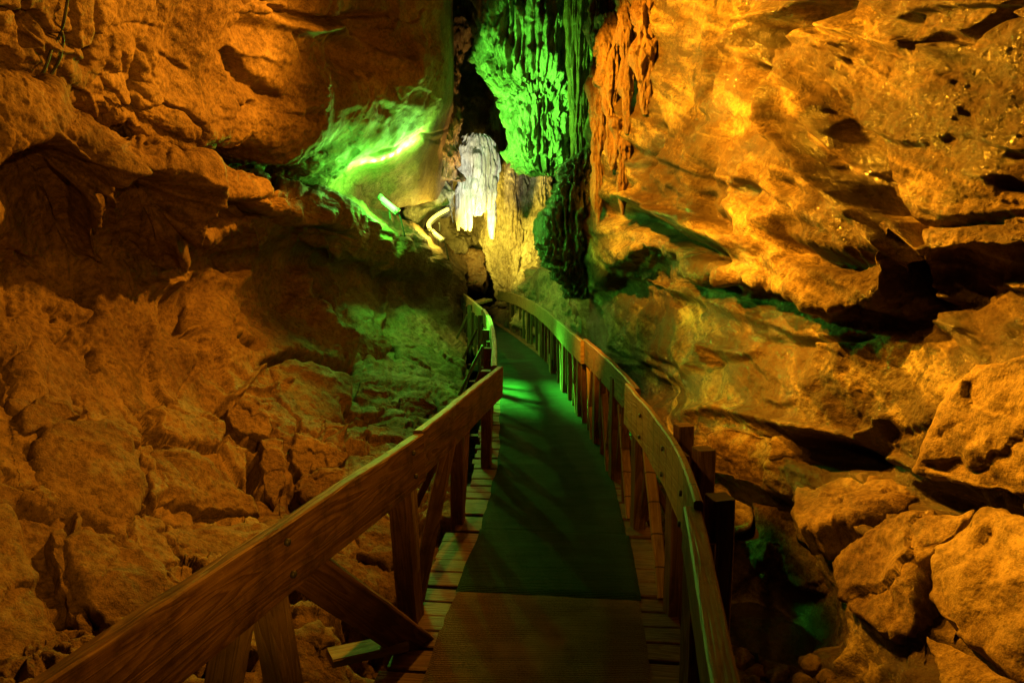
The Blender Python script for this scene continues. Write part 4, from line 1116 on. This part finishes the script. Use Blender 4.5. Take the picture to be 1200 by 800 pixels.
# right rail boards
sweep('rail', [onz(u, v, ZR - .01) + np.array([0.0, 0, -.075]) for u, v in [(960, 1300), (880, 940), (840, 740), (812, 592)]], .055, .15, W_RAIL, rights, seed=5)
sweep('rail', rail_pts([(819, 592), (800, 540), (780, 506), (757, 476), (735, 452)]), .030, .25, W_CURVE, rights, seed=6, wob=.004)
sweep('rail', [p + np.array([.03, 0, .01]) for p in rail_pts([(741, 457), (725, 438), (700, 414), (682, 398)])], .04, RH, W_RAIL, rights, seed=7)
sweep('rail', rail_pts([(683, 399), (664, 384), (645, 367), (628, 355)]), .04, RH, W_PALE, rights, seed=8)
sweep('rail', rail_pts([(628, 355), (605, 345), (584, 340)]), .04, RH, W_PALE, rights, seed=9)


def post(parent, x, y, z0, z1, w, d, mat, lean=(0, 0), rot=0.0, seed=0, name='post'):
    c, s = math.cos(rot), math.sin(rot)
    return sweep(name, [(x + lean[0], y + lean[1], z0), (x, y, z1)], w, d, mat, parent, up=(s, c, 0), seed=seed, wob=.004, step=.05)


def brace(parent, a, b, w, h, mat, up=(0, 0, 1), seed=0):
    return sweep('brace', [a, b], w, h, mat, parent, up=up, seed=seed, wob=.004, step=.05)


# near left posts and braces
def at(u, v, d): return P(u, v, d)


def railx(pixline, d):
    """a point under the rail line at distance d"""
    L = np.array([onz(u, v, ZR) for u, v in pixline]); o = np.argsort(L[:, 1])
    return np.interp(d, L[o, 1], L[o, 0])


LL = [(-560, 1215), (40, 800), (250, 663), (380, 580), (492, 507), (530, 468), (578, 431), (579, 400), (575, 376), (567, 362), (541, 341)]
RL = [(960, 1300), (880, 940), (815, 592), (800, 540), (780, 506), (757, 476), (735, 452), (700, 414), (664, 384), (628, 355), (605, 345), (584, 340)]
for k, d in enumerate([0.9, 1.94, 2.86, 3.98, 5.1, 6.4, 8.0, 10.0, 12.2, 14.4]):
    x = railx(LL, d) - .055
    near = k in (1,)
    if k == 1:
        post(lefts, x - .01, d, -.45, .66, .075, .10, W_PALE, lean=(.10, .10), rot=.3, seed=11)
        brace(lefts, (x - .06, d - .05, .62), (x - .20, d - .28, -.35), .05, .11, W_PALE, up=(1, -.4, 0), seed=12)
        brace(lefts, (x + .03, d + .14, .64), (-.36, 2.75, -.10), .04, .14, W_POST, up=(.55, 0, 1), seed=13)
    elif k == 2:
        post(lefts, x, d, -.25, .74, .085, .11, W_POST, lean=(.06, .0), rot=.2, seed=14)
        sweep('batten', [(x + .075, d + .02, -.12), (x + .055, d + .02, .70)], .025, .05, W_PALE, lefts, up=(.2, 1, 0), seed=15)
        brace(lefts, (x + .17, d + .62, .66), (x + .05, d + .12, 0.02), .035, .07, W_RAIL, up=(1, .5, 0), seed=16)
    else:
        post(lefts, x, d, -.25, .74, .075, .095, W_POST, rot=.1, seed=20 + k)
        if d > 3.5:
            brace(lefts, (x + .02, d + .55, .62), (x - .0, d + .08, .0), .03, .065, W_POST, up=(1, .3, 0), seed=30 + k)
            brace(lefts, (x - .04, d, .55), (x - .45, d + .05, -.30), .04, .07, W_POST, up=(0, 1, 0), seed=130 + k)
for k, d in enumerate([0.95, 2.09, 2.92, 3.9, 4.8, 5.7, 6.7, 7.9, 9.2, 10.8, 12.6, 14.6]):
    x = railx(RL, d) + .05
    m = W_POST
    post(rights, x - (.03 if k < 2 else 0), d, -.28, .70 if k < 2 else .74, .075, .09, m, rot=-.1, seed=40 + k)
    if k >= 2:
        brace(rights, (x - .01, d + .62, .60), (x - .02, d + .12, .0), .028, .055, W_CURVE if k < 4 else W_PALE, up=(1, .2, 0), seed=70 + k)
    if k >= 3:
        brace(rights, (x + .0, d - .35, .60), (x + .03, d - .02, .05), .028, .055, W_POST, up=(1, .2, 0), seed=90 + k)
    if k >= 4:
        brace(rights, (x + .05, d, .55), (x + .42, d + .04, -.32), .045, .07, W_POST, up=(0, 1, 0), seed=110 + k)

# posts standing just outside the bend, their sawn tops showing above the rail
for xq, dq, zq in ((.68, 2.15, .82), (.805, 2.79, .80), (.825, 3.2, .80)):
    post(rights, xq, dq, -.30, zq, .075, .075, W_POST, rot=-.2, seed=int(dq * 50))
# thin uprights and slanting struts close together along the far rails
for k, d in enumerate(np.arange(4.3, 15.2, .52)):
    x = railx(RL, d) + .03
    if k % 2: brace(rights, (x, d, .62), (x + .01, d + .28, .0), .025, .045, W_PALE, up=(1, .2, 0), seed=200 + k)
    else: brace(rights, (x, d, .64), (x + .02, d + .03, -.05), .03, .05, W_POST, up=(1, .2, 0), seed=200 + k)
for k, d in enumerate(np.arange(5.6, 14.5, .7)):
    x = railx(LL, d) - .03
    brace(lefts, (x, d, .64), (x - .02, d + (.3 if k % 2 else .02), -.03), .03, .05, W_POST, up=(1, .2, 0), seed=240 + k)

def bolt(parent, line, d, z, off):
    L = np.array([onz(u, v, ZR) for u, v in line]); o = np.argsort(L[:, 1]); L = L[o]
    x0, x1 = np.interp(d - .03, L[:, 1], L[:, 0]), np.interp(d + .03, L[:, 1], L[:, 0])
    n = np.array([.06, -(x1 - x0), 0]); n /= np.linalg.norm(n)
    c = np.array([(x0 + x1) / 2, d, z]) + n * off
    sgn = 1 if off > 0 else -1
    tube('bolt', [c, c + n * .005 * sgn, c + n * .010 * sgn], .011, M_METAL, parent, n=10, step=.003)


for d in (1.93, 2.84, 3.97):
    for z in (.77, .66): bolt(lefts, LL, d + (.01 if z < .7 else -.012), z, .024)
for d in (2.35, 2.92, 3.55):
    for z in (.76, .64): bolt(rights, RL, d + (.012 if z < .7 else 0), z, -.017)

# loose timbers
bt = sweep('plank', [at(386, 770, 2.45), at(474, 751, 2.6)], .10, .035, W_PALE, None, seed=81)
tag(recentre(bt), 'short pale plank under the walkway beside the wide dark brace', 'plank')
bt = sweep('plank', [at(538, 334, 15.6), at(558, 330, 15.4)], .12, .05, W_RAIL, None, seed=82)
tag(recentre(bt), 'small orange plank at the far bend, higher of the two there', 'plank')
bt = sweep('plank', [at(551, 357, 14.3), at(572, 351, 14.6)], .3, .05, W_PALE, None, seed=83)
tag(recentre(bt), 'wide pale plank lying at the far bend of the walkway', 'plank')


# ------------------------------------------------------------------ cable and lamps
LCB = LC.bvh(3)
def cab(pix):
    out = []
    for u, v in pix:
        h = hit(LCB, u, v)
        if h is None: h = P(u, v, 3.7)
        d = (np.array([0, 0, CAM_Z]) - h); d /= np.linalg.norm(d)
        out.append(h + d * .03)
    return out
c1 = empty('cable', cab([(71, 20)])[0].tolist(), 'thin black cable hanging in a loop down the upper left rock face', 'cable')
tube('cable_strand', cab([(84, -60), (79, 0), (74, 28), (70, 42), (58, 65), (50, 85), (44, 99)]), .007, M_BLACK, c1)
tube('cable_strand', cab([(72, 36), (74, 50), (71, 66), (62, 84), (46, 100)]), .007, M_BLACK, c1)


def lamp(name, label, a, b, r, gm, group, mids=None):
    a = np.array(a); b = np.array(b)
    e = empty(name, ((a + b) / 2).tolist(), label, 'lamp', group)
    tube('light_tube', [a] + (mids or [(a + b) / 2]) + [b], r, gm, e, n=12)
    d = (b - a) / np.linalg.norm(b - a)
    dn = np.array([0, 0.02, -1.0])
    tube('end_cap', [a - d * .05, a - d * .02, a - d * .001], r * 1.35, M_METAL, e, n=12, step=.01)
    tube('end_cap', [b + d * .001, b + d * .02, b + d * .05], r * 1.35, M_METAL, e, n=12, step=.01)
    off = np.array([0, .03, -.02])
    line = [a] + (mids or []) + [b]
    sweep('lamp_housing', [q + off + dn * r for q in line], r * 2.2, r * 1.2, M_METAL, e, seed=3)
    tube('lamp_cable', [b + d * .04, b + d * .09 + np.array([0, .05, -.10]), b + d * .10 + np.array([.03, .12, -.32])], .012, M_BLACK, e)
    tube('bracket', [(a + b) / 2 + off + dn * r, (a + b) / 2 + np.array([0, .12, -.22])], .016, M_METAL, e)
    return e


G_GREEN = glow('green_tube_glow', (0.12, 1.0, 0.10), 5)
G_YELLOW = glow('yellow_tube_glow', (1.0, 0.80, 0.10), 3.6)
lamp('tube_lamp', 'glowing green tube lamp on the left ledge', P(447, 232, 10.2), P(464, 246, 10.2), .035, G_GREEN, None)
lamp('tube_lamp', 'long bent yellow tube lamp leaning on the rock below the white flowstone', P(504, 269, 13.1), P(525, 245, 13.4), .034, G_YELLOW, None, mids=[P(502, 263, 13.15), P(506, 257, 13.2), P(514, 251, 13.3)])
lamp('tube_lamp', 'short yellow tube lamp just under the long yellow one', P(508, 272, 13.0), P(518, 280, 13.0), .035, G_YELLOW, None)


def light(name, kind, loc, energy, color, radius=.1, aim=None, size=1.2, blend=.5):
    l = bpy.data.lights.new(name, kind)
    l.energy = energy; l.color = color; l.shadow_soft_size = radius
    if kind == 'SPOT': l.spot_size = size; l.spot_blend = blend
    o = bpy.data.objects.new(name, l); o.location = loc
    if aim is not None:
        o.rotation_euler = (Vector(aim) - Vector(loc)).to_track_quat('-Z', 'Y').to_euler()
    COL.objects.link(o)
    o['kind'] = 'helper'
    return o


ORANGE = (1.0, 0.43, 0.022)
light('orange_flood_and_fill', 'SPOT', (-0.9, 6.6, 4.2), 6000, (1.0, 0.38, 0.012), .05, aim=(3.2, 4.5, 3.0), size=1.45, blend=.5)
light('orange_flood_and_fill', 'SPOT', (-1.0, 7.4, 4.9), 3600, (1.0, 0.38, 0.012), .05, aim=(2.2, 8.6, 3.3), size=1.15, blend=.5)
light('orange_flood_and_fill', 'SPOT', (-0.9, 5.6, 4.2), 1000, (1.0, 0.38, 0.012), .05, aim=(2.8, 3.0, 0.1), size=.62, blend=.5)  # unseen extra spot, added to lift only the lower right boulders
light('orange_flood_and_fill', 'SPOT', (0.2, 5.7, 3.95), 1150, (1.0, 0.36, 0.016), .05, aim=(-2.8, 4.0, 2.0), size=1.75, blend=.7)
light('orange_flood_and_fill', 'SPOT', (0.8, -0.6, 2.0), 420, (1.0, 0.38, 0.018), .05, aim=(-2.6, 4.0, 2.1), size=1.15, blend=.8)  # fill added behind the camera for the left hollow and ledge undersides
light('orange_flood_and_fill', 'SPOT', (-1.3, 0.8, 2.9), 130, (1.0, 0.45, 0.025), .05, aim=(0.75, 3.3, 0.75), size=.46, blend=.8)  # narrow spot added out of view to brighten the curved right rail
light('orange_flood_and_fill', 'SPOT', (-0.9, 4.2, 3.3), 2300, (1.0, 0.38, 0.012), .05, aim=(1.9, 6.3, 0.95), size=.72, blend=.6)  # bare spot without a fixture, added to brighten the right wall's hollow
GREEN = (0.10, 1.0, 0.05)
gl = P(458, 236, 9.95)
light('green_lamp_light', 'POINT', gl.tolist(), 170, GREEN, .05)
light('green_lamp_light', 'SPOT', gl.tolist(), 3300, (0.15, 1.0, 0.05), .05, aim=P(640, 110, 12).tolist(), size=.95, blend=.9)
light('green_lamp_light', 'SPOT', gl.tolist(), 600, GREEN, .05, aim=(2.0, 6.6, 1.0), size=.5, blend=.8)
light('green_lamp_light', 'SPOT', gl.tolist(), 8500, GREEN, .3, aim=(0.25, 7.8, 0), size=.44, blend=.9)
for k in range(9):
    q = k / 8
    light('green_lamp_light', 'POINT', P(418 + 84 * q, 199 - 32 * q, 9.62 + 1.12 * q).tolist(), 17 + 10 * q, (.25, 1, .12), .04)
YELLOW = (1.0, 0.80, 0.10)
light('yellow_lamp_and_fill', 'POINT', P(512, 264, 12.8).tolist(), 90, YELLOW, .05)
light('yellow_lamp_and_fill', 'SPOT', P(545, 300, 13.6).tolist(), 1500, YELLOW, .05, aim=P(605, 255, 17).tolist(), size=1.2, blend=.8)
light('yellow_lamp_and_fill', 'SPOT', P(541, 246, 12.7).tolist(), 260, (1.0, 0.6, 0.15), .05, aim=P(541, 70, 13.6).tolist(), size=.9, blend=.8)  # weak upward fill added for the dark pillar, apart from the yellow tubes
light('white_lamp_light', 'SPOT', P(556, 322, 11.2).tolist(), 1000, (.97, 1, .76), .05, aim=P(575, 180, 15).tolist(), size=.75, blend=.7)

w = bpy.data.worlds.new('World')
SC.world = w
w.use_nodes = True
w.node_tree.nodes['Background'].inputs[0].default_value = (1.0, 0.5, 0.08, 1)
w.node_tree.nodes['Background'].inputs[1].default_value = 0.002

SC.view_settings.view_transform = 'Standard'
SC.view_settings.look = 'None'
SC.view_settings.exposure = 0
SC.view_settings.gamma = 1
SC.render.engine = 'CYCLES'
SC.cycles.use_denoising = True
SC.cycles.adaptive_threshold = 0.004
SC.cycles.max_bounces = 6
SC.cycles.diffuse_bounces = 4
SC.cycles.sample_clamp_indirect = 6
